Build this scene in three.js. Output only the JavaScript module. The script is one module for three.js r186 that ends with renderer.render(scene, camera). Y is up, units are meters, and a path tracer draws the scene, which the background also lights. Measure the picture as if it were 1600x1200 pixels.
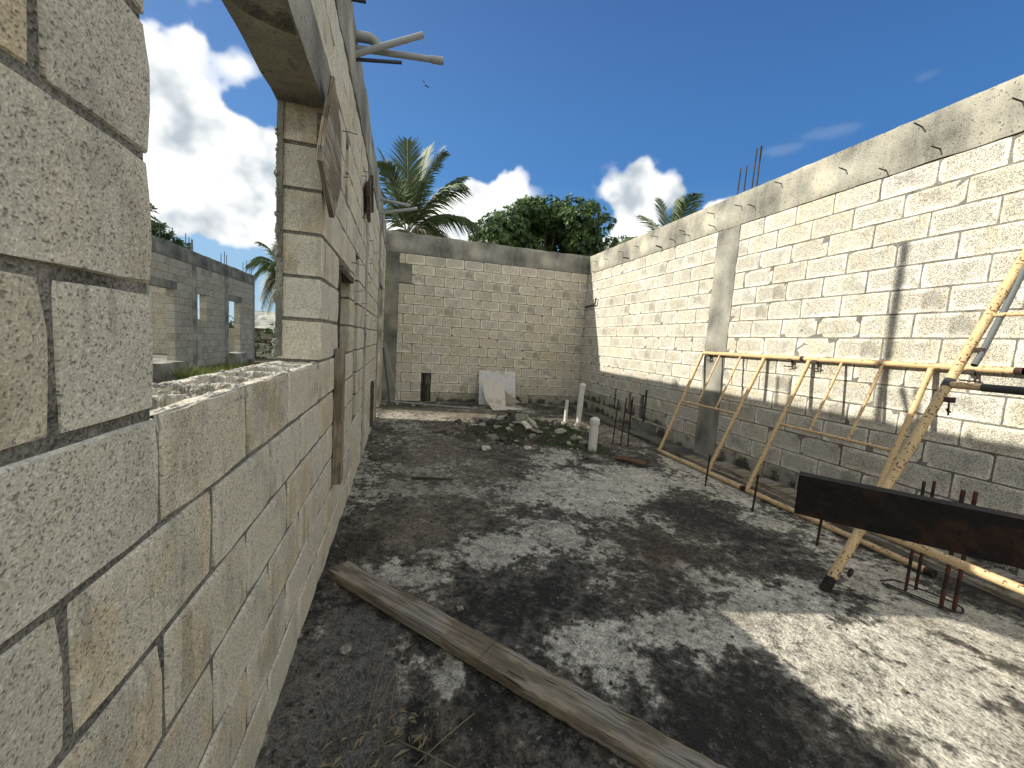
import * as THREE from 'three';
import { ImprovedNoise } from 'three/addons/math/ImprovedNoise.js';
import { mergeGeometries } from 'three/addons/utils/BufferGeometryUtils.js';

// ---------------------------------------------------------------- camera, sky, sun, exposure
const scene = new THREE.Scene();
const camera = new THREE.PerspectiveCamera(86.8646, 4 / 3, 0.02, 900);
camera.position.set(0, 1.3737, 0);
camera.rotation.order = 'YXZ';
camera.rotation.set(-0.1014, -0.2672, 0.0653);
const renderer = new THREE.WebGLRenderer({ antialias: true });
renderer.setSize(1024, 768);
renderer.toneMapping = THREE.LinearToneMapping;
renderer.toneMappingExposure = 1.75;
renderer.shadowMap.enabled = true;
const SKY_GAIN = 0.63;
const SUN_DIR = new THREE.Vector3(-4.46, 2.55, -0.977).normalize();
const sun = new THREE.DirectionalLight(new THREE.Color(1, 0.945, 0.84), 3.7);
sun.position.copy(SUN_DIR).multiplyScalar(40);
sun.castShadow = true;
sun.shadow.mapSize.set(4096, 4096);
Object.assign(sun.shadow.camera, { left: -14, right: 14, top: 14, bottom: -14, near: 1, far: 90 });
scene.add(sun, sun.target);

// ---------------------------------------------------------------- noise helpers
function rng(seed) {
  let s = (seed * 2654435761) >>> 0;
  return () => { s = (s + 0x6d2b79f5) | 0; let t = Math.imul(s ^ (s >>> 15), 1 | s); t = (t + Math.imul(t ^ (t >>> 7), 61 | t)) ^ t; return ((t ^ (t >>> 14)) >>> 0) / 4294967296; };
}
const imp = new ImprovedNoise();
const n3 = (x, y, z) => imp.noise(x, y, z);
function fbm3(x, y, z, o) { let a = 0, g = 0.5; for (let i = 0; i < o; i++) { a += g * imp.noise(x, y, z); x = x * 2.03 + 17.1; y = y * 2.03 + 5.3; z = z * 2.03 + 9.7; g *= 0.5; } return a; }
const clamp = (v, a = 0, b = 1) => Math.min(b, Math.max(a, v));
const sstep = (a, b, v) => { const t = clamp((v - a) / (b - a)); return t * t * (3 - 2 * t); };
const mix = (a, b, t) => a + (b - a) * t;
// tileable value noise, W x H texels with fx x fy cells
function tnoise(W, H, fx, fy, seed) {
  const r = rng(seed), L = new Float32Array(fx * fy); for (let i = 0; i < L.length; i++) L[i] = r();
  const X0 = new Int32Array(W), X1 = new Int32Array(W), TX = new Float32Array(W);
  for (let x = 0; x < W; x++) { const p = x * fx / W, i = Math.floor(p), t = p - i; X0[x] = i % fx; X1[x] = (i + 1) % fx; TX[x] = t * t * (3 - 2 * t); }
  const o = new Float32Array(W * H);
  for (let y = 0; y < H; y++) {
    const p = y * fy / H, i = Math.floor(p), t0 = p - i, t = t0 * t0 * (3 - 2 * t0), a = (i % fy) * fx, b = ((i + 1) % fy) * fx;
    for (let x = 0; x < W; x++) {
      const u = L[a + X0[x]], v = L[a + X1[x]], w = L[b + X0[x]], q = L[b + X1[x]], s = TX[x], m = u + (v - u) * s;
      o[y * W + x] = m + (w + (q - w) * s - m) * t;
    }
  }
  return o;
}
function tfbm(W, H, fx, fy, oct, seed, gain = 0.5) {
  const o = new Float32Array(W * H); let amp = 1, sum = 0;
  for (let k = 0; k < oct; k++) { const n = tnoise(W, H, Math.min(W, fx << k), Math.min(H, fy << k), seed + k * 31); for (let i = 0; i < o.length; i++) o[i] += n[i] * amp; sum += amp; amp *= gain; }
  for (let i = 0; i < o.length; i++) o[i] /= sum;
  return o;
}
const SR = new Uint8Array(4097); for (let i = 0; i <= 4096; i++) { const v = i / 4096; SR[i] = Math.round(255 * (v <= 0.0031308 ? 12.92 * v : 1.055 * Math.pow(v, 1 / 2.4) - 0.055)); }
const enc = (v) => SR[v <= 0 ? 0 : v >= 1 ? 4096 : (v * 4096) | 0];
function dataTex(d, W, H, srgb, rx = 1, ry = 1) {
  const t = new THREE.DataTexture(d, W, H); t.magFilter = THREE.LinearFilter; t.minFilter = THREE.LinearMipmapLinearFilter; t.generateMipmaps = true; t.anisotropy = 8;
  t.wrapS = t.wrapT = THREE.RepeatWrapping; t.repeat.set(rx, ry); if (srgb) t.colorSpace = THREE.SRGBColorSpace; t.needsUpdate = true; return t;
}
// f(i, x, y) -> [r, g, b] linear ; h(i, x, y) -> 0..1
function colTex(W, H, rx, ry, f) { const d = new Uint8Array(W * H * 4), c = [0, 0, 0]; for (let y = 0, i = 0; y < H; y++) for (let x = 0; x < W; x++, i++) { f(c, i, x, y); d[i * 4] = enc(c[0]); d[i * 4 + 1] = enc(c[1]); d[i * 4 + 2] = enc(c[2]); d[i * 4 + 3] = 255; } return dataTex(d, W, H, true, rx, ry); }
function hTex(W, H, rx, ry, f) { const d = new Uint8Array(W * H * 4); for (let y = 0, i = 0; y < H; y++) for (let x = 0; x < W; x++, i++) { const v = clamp(f(i, x, y)) * 255; d[i * 4] = d[i * 4 + 1] = d[i * 4 + 2] = v; d[i * 4 + 3] = 255; } return dataTex(d, W, H, false, rx, ry); }

// ---------------------------------------------------------------- sky: air and clouds by direction
{
  const W = 2048, H = 1024, d = new Float32Array(W * H * 4);
  // azimuth from -z towards +x, elevation, half sizes, strength
  const cl = [
    [-0.445, 0.385, 0.06, 0.06, 1.1], [-0.415, 0.325, 0.07, 0.06, 1.15], [-0.29, 0.335, 0.055, 0.045, 1.05], [-0.39, 0.26, 0.12, 0.05, 1.1], [-0.26, 0.26, 0.08, 0.06, 1.05], [-0.36, 0.185, 0.16, 0.035, 0.8],
    [-0.56, 0.31, 0.13, 0.1, 1.1], [-0.72, 0.25, 0.16, 0.1, 1.0], [-0.33, 0.455, 0.03, 0.02, 0.55], [-0.40, 0.47, 0.025, 0.018, 0.6],
    [0.165, 0.292, 0.085, 0.038, 1.2], [0.235, 0.335, 0.035, 0.045, 1.1], [0.15, 0.33, 0.025, 0.03, 1.0], [0.09, 0.255, 0.07, 0.04, 1.1], [0.2, 0.24, 0.1, 0.04, 0.9], [-0.02, 0.22, 0.12, 0.05, 0.8],
    [0.54, 0.325, 0.05, 0.04, 1.2], [0.532, 0.375, 0.022, 0.035, 1.15], [0.478, 0.352, 0.028, 0.024, 1.0], [0.595, 0.342, 0.03, 0.024, 1.05], [0.53, 0.265, 0.045, 0.045, 0.95], [0.49, 0.22, 0.1, 0.035, 0.8],
    [0.70, 0.308, 0.035, 0.016, 1.0], [0.81, 0.398, 0.045, 0.010, 0.42], [0.87, 0.412, 0.05, 0.010, 0.42], [1.0, 0.46, 0.02, 0.006, 0.38],
  ];
  const r = rng(77);
  for (let k = 0; k < 150; k++) { const az = 1.55 + r() * (6.283 - 1.55 - 0.85), el = 0.1 + 0.95 * Math.pow(r(), 1.3), s = 0.08 + r() * 0.15, A = az > Math.PI ? az - 2 * Math.PI : az, sa = s / Math.cos(el); cl.push([A, el, sa * 1.2, s * 0.7, 1.0], [A + (r() - 0.5) * sa, el + s * 0.4, sa * 0.7, s * 0.5, 1.0]); }  // unseen clouds beyond the view, added dense and high to brighten the shaded walls
  const grad = [[-0.02, 0.46, 0.60, 0.70], [0.1, 0.27, 0.47, 0.67], [0.22, 0.135, 0.345, 0.64], [0.36, 0.065, 0.23, 0.55], [0.65, 0.04, 0.14, 0.39], [1.0, 0.055, 0.15, 0.36], [1.58, 0.06, 0.15, 0.34]];
  // each cloud's share of every texel
  const mk = new Float32Array(W * H), wk = new Float32Array(W * H);
  for (const c of cl) {
    const y0 = Math.max(0, Math.floor(((c[1] - 2.25 * c[3]) / Math.PI + 0.5) * H)), y1 = Math.min(H - 1, Math.ceil(((c[1] + 2.25 * c[3]) / Math.PI + 0.5) * H)), xc = (c[0] - Math.PI / 2) / (2 * Math.PI) * W + W / 2, hw = Math.min(W / 2 - 1, Math.ceil(2.25 * c[2] / (2 * Math.PI) * W));
    for (let y = y0; y <= y1; y++) { const de = (((y + 0.5) / H - 0.5) * Math.PI - c[1]) / c[3]; for (let k = -hw; k <= hw; k++) { const X = Math.floor(xc) + k, da = (X + 0.5 - xc) / W * 2 * Math.PI / c[2], q = da * da + de * de; if (q > 5) continue; const i = y * W + ((X % W) + W) % W, v = Math.exp(-q * 0.75); if (c[4] < 0.5) wk[i] = Math.max(wk[i], v); else { const u = c[4] * v; mk[i] += u - mk[i] * u * 0.5; } } }
  }
  for (let y = 0; y < H; y++) {
    const el = ((y + 0.5) / H - 0.5) * Math.PI, ce = Math.cos(el), se = Math.sin(el);
    let gi = 0; while (gi < grad.length - 2 && el > grad[gi + 1][0]) gi++;
    const gt = clamp((el - grad[gi][0]) / (grad[gi + 1][0] - grad[gi][0]));
    for (let x = 0; x < W; x++) {
      const ph = ((x + 0.5) / W - 0.5) * 2 * Math.PI, dx = Math.cos(ph) * ce, dz = Math.sin(ph) * ce, i = (y * W + x) * 4;
      let R = mix(grad[gi][1], grad[gi + 1][1], gt), G = mix(grad[gi][2], grad[gi + 1][2], gt), B = mix(grad[gi][3], grad[gi + 1][3], gt);
      if (el < -0.03) { R = 0.2; G = 0.21; B = 0.17; } else {
        const cs = clamp(dx * SUN_DIR.x + se * SUN_DIR.y + dz * SUN_DIR.z, -1, 1), an = Math.acos(cs);
        const dk = mix(1.04, 0.84, sstep(0.9, 2.0, an)); R *= dk; G *= dk; B *= mix(dk, 1, 0.2); const gl = 0.55 * Math.exp(-an / 0.22) + 0.16 * Math.exp(-an / 0.7); R += gl; G += gl * 0.97; B += gl * 0.9;
        if (el < 1.4) {
          const m = mk[y * W + x], mw = wk[y * W + x];
          if (mw > 0.05) { const w = sstep(0.25, 1.1, mw + fbm3(dx * 22, se * 60, dz * 22, 4) * 0.9) * 0.10; R = mix(R, 0.75, w); G = mix(G, 0.8, w); B = mix(B, 0.85, w); }
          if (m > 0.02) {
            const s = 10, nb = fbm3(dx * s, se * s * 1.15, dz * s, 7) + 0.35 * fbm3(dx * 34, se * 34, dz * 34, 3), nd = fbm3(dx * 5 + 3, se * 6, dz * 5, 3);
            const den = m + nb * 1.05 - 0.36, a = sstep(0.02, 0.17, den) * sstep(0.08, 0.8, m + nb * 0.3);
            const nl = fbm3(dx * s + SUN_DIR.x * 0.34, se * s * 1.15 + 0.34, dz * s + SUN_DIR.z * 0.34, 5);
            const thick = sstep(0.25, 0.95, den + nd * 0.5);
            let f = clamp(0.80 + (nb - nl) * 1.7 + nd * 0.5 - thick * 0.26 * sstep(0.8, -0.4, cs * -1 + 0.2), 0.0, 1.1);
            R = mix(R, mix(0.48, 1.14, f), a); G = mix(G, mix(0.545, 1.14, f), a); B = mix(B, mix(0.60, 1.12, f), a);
          }
        }
      }
      d[i] = R * SKY_GAIN; d[i + 1] = G * SKY_GAIN; d[i + 2] = B * SKY_GAIN; d[i + 3] = 1;
    }
  }
  const t = new THREE.DataTexture(d, W, H, THREE.RGBAFormat, THREE.FloatType);
  t.mapping = THREE.EquirectangularReflectionMapping; t.magFilter = t.minFilter = THREE.LinearFilter; t.wrapS = THREE.RepeatWrapping; t.needsUpdate = true;
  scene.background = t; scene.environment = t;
}

// ---------------------------------------------------------------- textures
// concrete block faces: an atlas of cols x rows faces, each 0.406 x 0.203 m
function blockAtlas(o) {
  const W = 2048, H = o.rows * 256, cols = 4, rows = o.rows, r = rng(o.seed);
  const g1 = tnoise(W, H, W / 1.7 | 0, H / 1.7 | 0, o.seed + 1), g2 = tnoise(W, H, W / 3.1 | 0, H / 3.1 | 0, o.seed + 2), g3 = tnoise(W, H, W / 6.2 | 0, H / 6.2 | 0, o.seed + 3);
  const b1 = tfbm(W, H, W / 170 | 0, H / 170 | 0, 5, o.seed + 4), b2 = tfbm(W, H, W / 90 | 0, H / 120 | 0, 5, o.seed + 14), st = tfbm(W, H, W / 34 | 0, H / 256 | 0, 4, o.seed + 24), g4 = tnoise(W, H, W / 24 | 0, H / 24 | 0, o.seed + 5);
  const cell = []; for (let k = 0; k < cols * rows; k++) cell.push({ l: 1 + (r() - 0.5) * o.vary, w: r(), bl: r(), e: 0.5 + r() * 0.7, sx: r(), st: r() });
  const hgt = new Float32Array(W * H);
  const map = colTex(W, H, 1, 1, (c, i, x, y) => {
    const cx = x >> 9, cy = y >> 8, k = cell[cy * cols + cx], lx = x & 511, ly = y & 255;
    const ed = Math.min(lx, 511 - lx, ly, 255 - ly) + (b2[i] - 0.5) * 60 + (g4[i] - 0.5) * 22;
    const inner = sstep(4, 62, ed);
    const grain = g2[i] * 0.5 + g3[i] * 0.3 + g1[i] * 0.2;
    let v = k.l * (1 + (grain - 0.5) * o.grain);
    const pit = sstep(o.pit + inner * 0.08 * o.edge, o.pit - 0.10 + inner * 0.08 * o.edge, g2[i] * 0.62 + g3[i] * 0.38);
    v *= 1 - pit * o.pitDark;
    const lite = sstep(0.72, 0.86, g2[i] * 0.7 + g1[i] * 0.3); v *= 1 + lite * 0.22;
    v *= mix(1 + 0.13 * k.e * o.edge, 1 - 0.10 * o.edge * k.e, inner);
    const bl = sstep(0.52, 0.70, b1[i] + (g4[i] - 0.5) * 0.08) * (0.3 + 0.7 * k.bl) * o.blotch; v *= 1 - 0.42 * bl;
    const warm = clamp(sstep(0.5, 0.66, b2[i]) * 0.8 * (k.w > 0.45 ? 1 : 0.25) * 0.8 + k.w * 0.25);
    const str = o.streak * sstep(0.53, 0.68, st[i] + (g4[i] - 0.5) * 0.1) * k.st; v *= 1 - 0.28 * str;
    let R = mix(o.c[0], o.t[0], warm) * v, G = mix(o.c[1], o.t[1], warm) * v, B = mix(o.c[2], o.t[2], warm) * v;
    if (o.mould) { const m = sstep(0.42, 0.6, 1.12 - ly / 255 * 1.05 * (0.75 + 0.5 * k.sx) + (b1[i] - 0.5) * 1.5 + (g3[i] - 0.5) * 0.5 - 0.35) * 0.9; R = mix(R, 0.05, m); G = mix(G, 0.05, m); B = mix(B, 0.042, m); }
    c[0] = R; c[1] = G; c[2] = B;
    hgt[i] = 0.62 + (grain - 0.5) * 0.75 - pit * 0.42 + (b2[i] - 0.5) * 0.2;
  });
  const bump = hTex(W, H, 1, 1, (i) => hgt[i]);
  return { map, bump, cols, rows };
}
const ATL_A = blockAtlas({ seed: 11, rows: 4, vary: 0.12, grain: 0.7, pit: 0.345, pitDark: 0.58, edge: 1.15, blotch: 0.8, streak: 0.35, c: [0.65, 0.62, 0.53], t: [0.66, 0.595, 0.45] });
const ATL_B = blockAtlas({ seed: 41, rows: 4, vary: 0.10, grain: 0.85, pit: 0.25, pitDark: 0.28, edge: 0.5, blotch: 0.6, streak: 1.0, c: [0.575, 0.55, 0.46], t: [0.60, 0.52, 0.355] });
const ATL_M = blockAtlas({ seed: 71, rows: 2, vary: 0.15, grain: 0.5, pit: 0.37, pitDark: 0.5, edge: 0.8, blotch: 0.9, streak: 0.5, mould: 1, c: [0.56, 0.53, 0.44], t: [0.56, 0.49, 0.34] });
// poured and trowelled concrete, 1.6 m tile
const CON = (() => {
  const W = 1024, a = tfbm(W, W, 4, 5, 7, 201), b = tfbm(W, W, 9, 3, 6, 251), g = tnoise(W, W, 420, 420, 281), p = tnoise(W, W, 150, 150, 291), s = tfbm(W, W, 40, 4, 4, 295);
  const hh = new Float32Array(W * W);
  const map = colTex(W, W, 1 / 1.6, 1 / 1.6, (c, i) => { let v = 0.76 + (a[i] - 0.5) * 1.1 + (b[i] - 0.5) * 0.7 + (g[i] - 0.5) * 0.3 - 0.06 * sstep(0.55, 0.7, s[i]); const pit = sstep(0.13, 0.06, p[i]); v *= 1 - 0.5 * pit; hh[i] = 0.5 + (a[i] - 0.5) * 0.7 + (g[i] - 0.5) * 0.2 + (b[i] - 0.5) * 0.6 - pit * 0.35; const w = clamp((b[i] - 0.4) * 2); c[0] = 0.40 * v * mix(0.96, 1.04, w); c[1] = 0.375 * v; c[2] = 0.305 * v * mix(1.04, 0.94, w); });
  return { map, bump: hTex(W, W, 1 / 1.6, 1 / 1.6, (i) => hh[i]) };
})();
// mortar, 0.5 m tile
const MOR = (() => {
  const W = 512, a = tfbm(W, W, 6, 6, 6, 311), g = tnoise(W, W, 190, 190, 331), g2 = tnoise(W, W, 90, 90, 335);
  return { map: colTex(W, W, 2, 2, (c, i) => { let v = 0.62 + (a[i] - 0.5) * 0.9 + (g[i] - 0.5) * 0.5 + (g2[i] - 0.5) * 0.3; c[0] = 0.30 * v; c[1] = 0.285 * v; c[2] = 0.245 * v; }), bump: hTex(W, W, 2, 2, (i) => 0.5 + (a[i] - 0.5) + (g2[i] - 0.5) * 0.6 + (g[i] - 0.5) * 0.3) };
})();
// weathered timber, grain along u, tile 1.2 x 0.3 m
const WOOD = (() => {
  const W = 1024, H = 512, a = tfbm(W, H, 3, 22, 5, 401), f = tfbm(W, H, 8, 120, 3, 431), k = tfbm(W, H, 7, 4, 5, 451), cr = tnoise(W, H, 9, 64, 461), hh = new Float32Array(W * H);
  const map = colTex(W, H, 1 / 1.2, 1 / 0.3, (c, i) => { const crack = sstep(0.2, 0.1, cr[i] + (f[i] - 0.5) * 0.3); let v = 0.72 + (a[i] - 0.5) * 1.0 + (f[i] - 0.5) * 0.9 - crack * 0.5; const w = sstep(0.42, 0.64, k[i]); const dk = sstep(0.56, 0.72, k[i] + (f[i] - 0.5) * 0.4); v *= 1 - 0.5 * dk; hh[i] = 0.55 + (a[i] - 0.5) * 0.9 + (f[i] - 0.5) * 0.8 - crack * 0.4; c[0] = mix(0.28, 0.31, w) * v; c[1] = mix(0.255, 0.255, w) * v; c[2] = mix(0.215, 0.185, w) * v; });
  return { map, bump: hTex(W, H, 1 / 1.2, 1 / 0.3, (i) => hh[i]) };
})();
// chipped paint over rust, 0.4 m tile
const PAINT = (() => {
  const W = 512, a = tfbm(W, W, 6, 6, 6, 501), b = tfbm(W, W, 34, 34, 4, 531), g = tfbm(W, W, 3, 3, 4, 551), hh = new Float32Array(W * W);
  const map = colTex(W, W, 2.5, 2.5, (c, i) => { const rs = sstep(0.60, 0.635, a[i] * 0.25 + b[i] * 0.75 + (g[i] - 0.5) * 0.16), v = 0.86 + (b[i] - 0.5) * 0.5 + (g[i] - 0.5) * 0.3; hh[i] = 0.7 - rs * 0.5 + (b[i] - 0.5) * 0.2; const dirt = sstep(0.5, 0.66, g[i]) * 0.35; c[0] = mix(mix(0.74, 0.52, dirt) * v, 0.15, rs); c[1] = mix(mix(0.53, 0.36, dirt) * v, 0.06, rs); c[2] = mix(mix(0.27, 0.19, dirt) * v, 0.025, rs); });
  return { map, bump: hTex(W, W, 2.5, 2.5, (i) => hh[i]) };
})();
const RUST = (() => {
  const W = 512, a = tfbm(W, W, 5, 5, 6, 601), b = tfbm(W, W, 30, 30, 4, 631), hh = new Float32Array(W * W);
  const map = colTex(W, W, 3, 3, (c, i) => { const w = sstep(0.48, 0.64, a[i]), v = 0.75 + (b[i] - 0.5) * 0.9; hh[i] = 0.5 + (b[i] - 0.5) * 0.9 + (a[i] - 0.5); c[0] = mix(0.022, 0.085, w) * v; c[1] = mix(0.017, 0.036, w) * v; c[2] = mix(0.014, 0.017, w) * v; });
  return { map, bump: hTex(W, W, 3, 3, (i) => hh[i]) };
})();
// soil and rubble dust, 1 m tile
const SOIL = (() => {
  const W = 1024, a = tfbm(W, W, 4, 4, 7, 701), g = tnoise(W, W, 170, 170, 731), g2 = tnoise(W, W, 80, 80, 735), k = tfbm(W, W, 7, 7, 5, 741);
  return { map: colTex(W, W, 1, 1, (c, i) => { const st = sstep(0.78, 0.9, g2[i] * 0.6 + g[i] * 0.4), v = 0.6 + (a[i] - 0.5) * 1.3 + (g[i] - 0.5) * 0.6, gr = sstep(0.52, 0.66, k[i]); c[0] = mix(mix(0.115, 0.06, gr), 0.32, st) * v; c[1] = mix(mix(0.095, 0.075, gr), 0.30, st) * v; c[2] = mix(mix(0.065, 0.03, gr), 0.25, st) * v; }), bump: hTex(W, W, 1, 1, (i) => 0.5 + (a[i] - 0.5) * 0.8 + (g2[i] - 0.5) * 0.6 + (g[i] - 0.5) * 0.4) };
})();

const SCUFF = (() => { const W = 512, a = tfbm(W, W, 5, 5, 6, 901), b = tfbm(W, W, 40, 9, 4, 931), g = tnoise(W, W, 150, 150, 951); return colTex(W, W, 1.6, 1.6, (c, i) => { const st = sstep(0.53, 0.68, a[i] + (b[i] - 0.5) * 0.25) * 0.42 + sstep(0.8, 0.92, g[i]) * 0.12, v = 0.94 + (b[i] - 0.5) * 0.16; c[0] = mix(v, 0.42, st); c[1] = mix(v, 0.37, st); c[2] = mix(v, 0.28, st); }); })();
// ---------------------------------------------------------------- materials
const mat = (o) => new THREE.MeshStandardMaterial({ roughness: 0.95, metalness: 0, ...o });
const rgb = (r, g, b) => new THREE.Color().setRGB(r, g, b);
const M = {
  con: mat({ map: CON.map, bumpMap: CON.bump, bumpScale: 0.012 }),
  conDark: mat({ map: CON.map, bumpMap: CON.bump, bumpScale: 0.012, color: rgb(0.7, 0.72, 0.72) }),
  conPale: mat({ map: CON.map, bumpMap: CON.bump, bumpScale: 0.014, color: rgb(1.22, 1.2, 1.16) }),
  mortar: mat({ map: MOR.map, bumpMap: MOR.bump, bumpScale: 0.006 }),
  mortarLeft: mat({ map: MOR.map, bumpMap: MOR.bump, bumpScale: 0.010, color: rgb(1.0, 1.0, 1.0) }),
  mortarPale: mat({ map: MOR.map, bumpMap: MOR.bump, bumpScale: 0.006, color: rgb(1.25, 1.25, 1.2) }),
  crust: mat({ map: MOR.map, bumpMap: MOR.bump, bumpScale: 0.005, color: rgb(1.9, 1.9, 1.85) }),
  wood: mat({ map: WOOD.map, bumpMap: WOOD.bump, bumpScale: 0.004, color: rgb(1.35, 1.33, 1.25) }),
  woodDark: mat({ map: WOOD.map, bumpMap: WOOD.bump, bumpScale: 0.004, color: rgb(0.5, 0.47, 0.44) }),
  woodRed: mat({ map: WOOD.map, bumpMap: WOOD.bump, bumpScale: 0.004, color: rgb(0.85, 0.5, 0.36) }),
  paint: mat({ map: PAINT.map, bumpMap: PAINT.bump, bumpScale: 0.0012, roughness: 0.55 }),
  paintDull: mat({ map: PAINT.map, bumpMap: PAINT.bump, bumpScale: 0.0012, roughness: 0.75, color: rgb(0.74, 0.82, 1.15) }),
  tape: mat({ map: CON.map, color: rgb(0.2, 0.22, 0.23), roughness: 0.7 }),
  rust: mat({ map: RUST.map, bumpMap: RUST.bump, bumpScale: 0.003, roughness: 0.85, metalness: 0.15 }),
  rustBlack: mat({ map: RUST.map, bumpMap: RUST.bump, bumpScale: 0.003, roughness: 0.9, color: rgb(0.5, 0.5, 0.55) }),
  rebar: mat({ map: RUST.map, color: rgb(1.25, 0.85, 0.95), roughness: 0.85 }),
  iron: mat({ map: RUST.map, color: rgb(1.0, 1.15, 1.3), roughness: 0.7 }),
  pvc: mat({ map: SCUFF, color: rgb(0.72, 0.70, 0.64), roughness: 0.45, bumpMap: MOR.bump, bumpScale: 0.0006 }),
  pvcGrey: mat({ color: rgb(0.30, 0.31, 0.31), roughness: 0.5, bumpMap: MOR.bump, bumpScale: 0.0006 }),
  hose: mat({ color: rgb(0.12, 0.13, 0.13), roughness: 0.5 }),
  dark: mat({ color: rgb(0.03, 0.032, 0.035), roughness: 0.6 }),
  blueDark: mat({ color: rgb(0.035, 0.045, 0.07), roughness: 0.5 }),
  board: mat({ map: SCUFF, color: rgb(0.64, 0.63, 0.60), roughness: 0.8, bumpMap: CON.bump, bumpScale: 0.002 }),
  boardTan: mat({ color: rgb(0.40, 0.36, 0.29), roughness: 0.9, bumpMap: CON.bump, bumpScale: 0.002 }),
  soil: mat({ map: SOIL.map, bumpMap: SOIL.bump, bumpScale: 0.03 }),
  stone: mat({ map: MOR.map, bumpMap: MOR.bump, bumpScale: 0.008, color: rgb(1.7, 1.65, 1.55) }),
  stoneDark: mat({ map: MOR.map, bumpMap: MOR.bump, bumpScale: 0.008, color: rgb(0.6, 0.58, 0.5) }),
  stoneWhite: mat({ map: MOR.map, bumpMap: MOR.bump, bumpScale: 0.006, color: rgb(2.8, 2.75, 2.6) }),
  straw: mat({ color: rgb(0.2, 0.165, 0.10), roughness: 1 }),
  roof: mat({ map: CON.map, color: rgb(1.5, 1.55, 1.6) }),
};
const leafMat = (r, g, b, ro = 0.5) => new THREE.MeshPhysicalMaterial({ color: rgb(r, g, b), roughness: ro, transmission: 0.4, thickness: 0, side: THREE.DoubleSide });
M.leaf = leafMat(0.085, 0.165, 0.035); M.leafDark = leafMat(0.045, 0.09, 0.026); M.leafLight = leafMat(0.15, 0.24, 0.05); M.palm = leafMat(0.095, 0.14, 0.04, 0.62); M.palmOld = leafMat(0.15, 0.115, 0.04, 0.6); M.grass = leafMat(0.2, 0.235, 0.04, 0.7); M.moss = leafMat(0.075, 0.13, 0.028, 0.8);
M.rachis = mat({ color: rgb(0.22, 0.2, 0.08), roughness: 0.6 }); M.bark = mat({ map: WOOD.map, bumpMap: WOOD.bump, bumpScale: 0.02, color: rgb(0.75, 0.68, 0.58) });
const blockMats = (A, tints, bs) => tints.map((t) => mat({ map: A.map, bumpMap: A.bump, bumpScale: bs, color: rgb(...t), roughness: 0.97 }));
const BM_A = blockMats(ATL_A, [[1, 1, 1], [0.97, 0.965, 0.955], [1.01, 0.99, 0.94], [0.93, 0.93, 0.92]], 0.004);
const BM_K = blockMats(ATL_A, [[1.12, 1.1, 1.08], [1.1, 1.08, 1.06], [1.12, 1.09, 1.03], [1.05, 1.04, 1.02]], 0.004);
const BM_B = blockMats(ATL_B, [[1, 1, 1], [0.98, 0.98, 0.98], [1.01, 0.985, 0.95], [0.96, 0.955, 0.94]], 0.003);
const BM_N = blockMats(ATL_B, [[0.78, 0.77, 0.75], [0.7, 0.7, 0.69], [0.84, 0.83, 0.8]], 0.008);
const BM_M = blockMats(ATL_M, [[1, 1, 1], [0.85, 0.85, 0.83]], 0.008);

// ---------------------------------------------------------------- object helpers
const used = {};
const numbered = (n) => { const k = used[n] = (used[n] ?? -1) + 1; return k ? `${n}_${String(k).padStart(3, '0')}` : n; };
const shade = (o) => { o.castShadow = o.receiveShadow = true; return o; };
function thing(name, label, category, p = [0, 0, 0], group) { const o = new THREE.Group(); o.name = numbered(name); o.position.set(...p); o.userData = { label, category }; if (group) o.userData.group = group; scene.add(o); return o; }
const wpos = new THREE.Vector3();
// geometry given in world coordinates; parents here are only translated
function part(name, geos, m, parent) { let g = Array.isArray(geos) ? mergeGeometries(geos) : geos; parent.getWorldPosition(wpos); g.translate(-wpos.x, -wpos.y, -wpos.z); const o = shade(new THREE.Mesh(g, m)); o.name = name; parent.add(o); return o; }
function local(name, g, m, parent) { const o = shade(new THREE.Mesh(g, m)); o.name = name; parent.add(o); return o; }
function single(name, geos, m, label, category, p, group) { let g = Array.isArray(geos) ? mergeGeometries(geos) : geos; g.translate(-p[0], -p[1], -p[2]); const o = shade(new THREE.Mesh(g, m)); o.name = numbered(name); o.position.set(...p); o.userData = { label, category }; if (group) o.userData.group = group; scene.add(o); return o; }
function structure(name, g, m) { const o = shade(new THREE.Mesh(g, m)); o.name = numbered(name); o.userData = { kind: 'structure' }; scene.add(o); return o; }
const V = (x, y, z) => new THREE.Vector3(x, y, z);
const UP = V(0, 1, 0);
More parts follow.
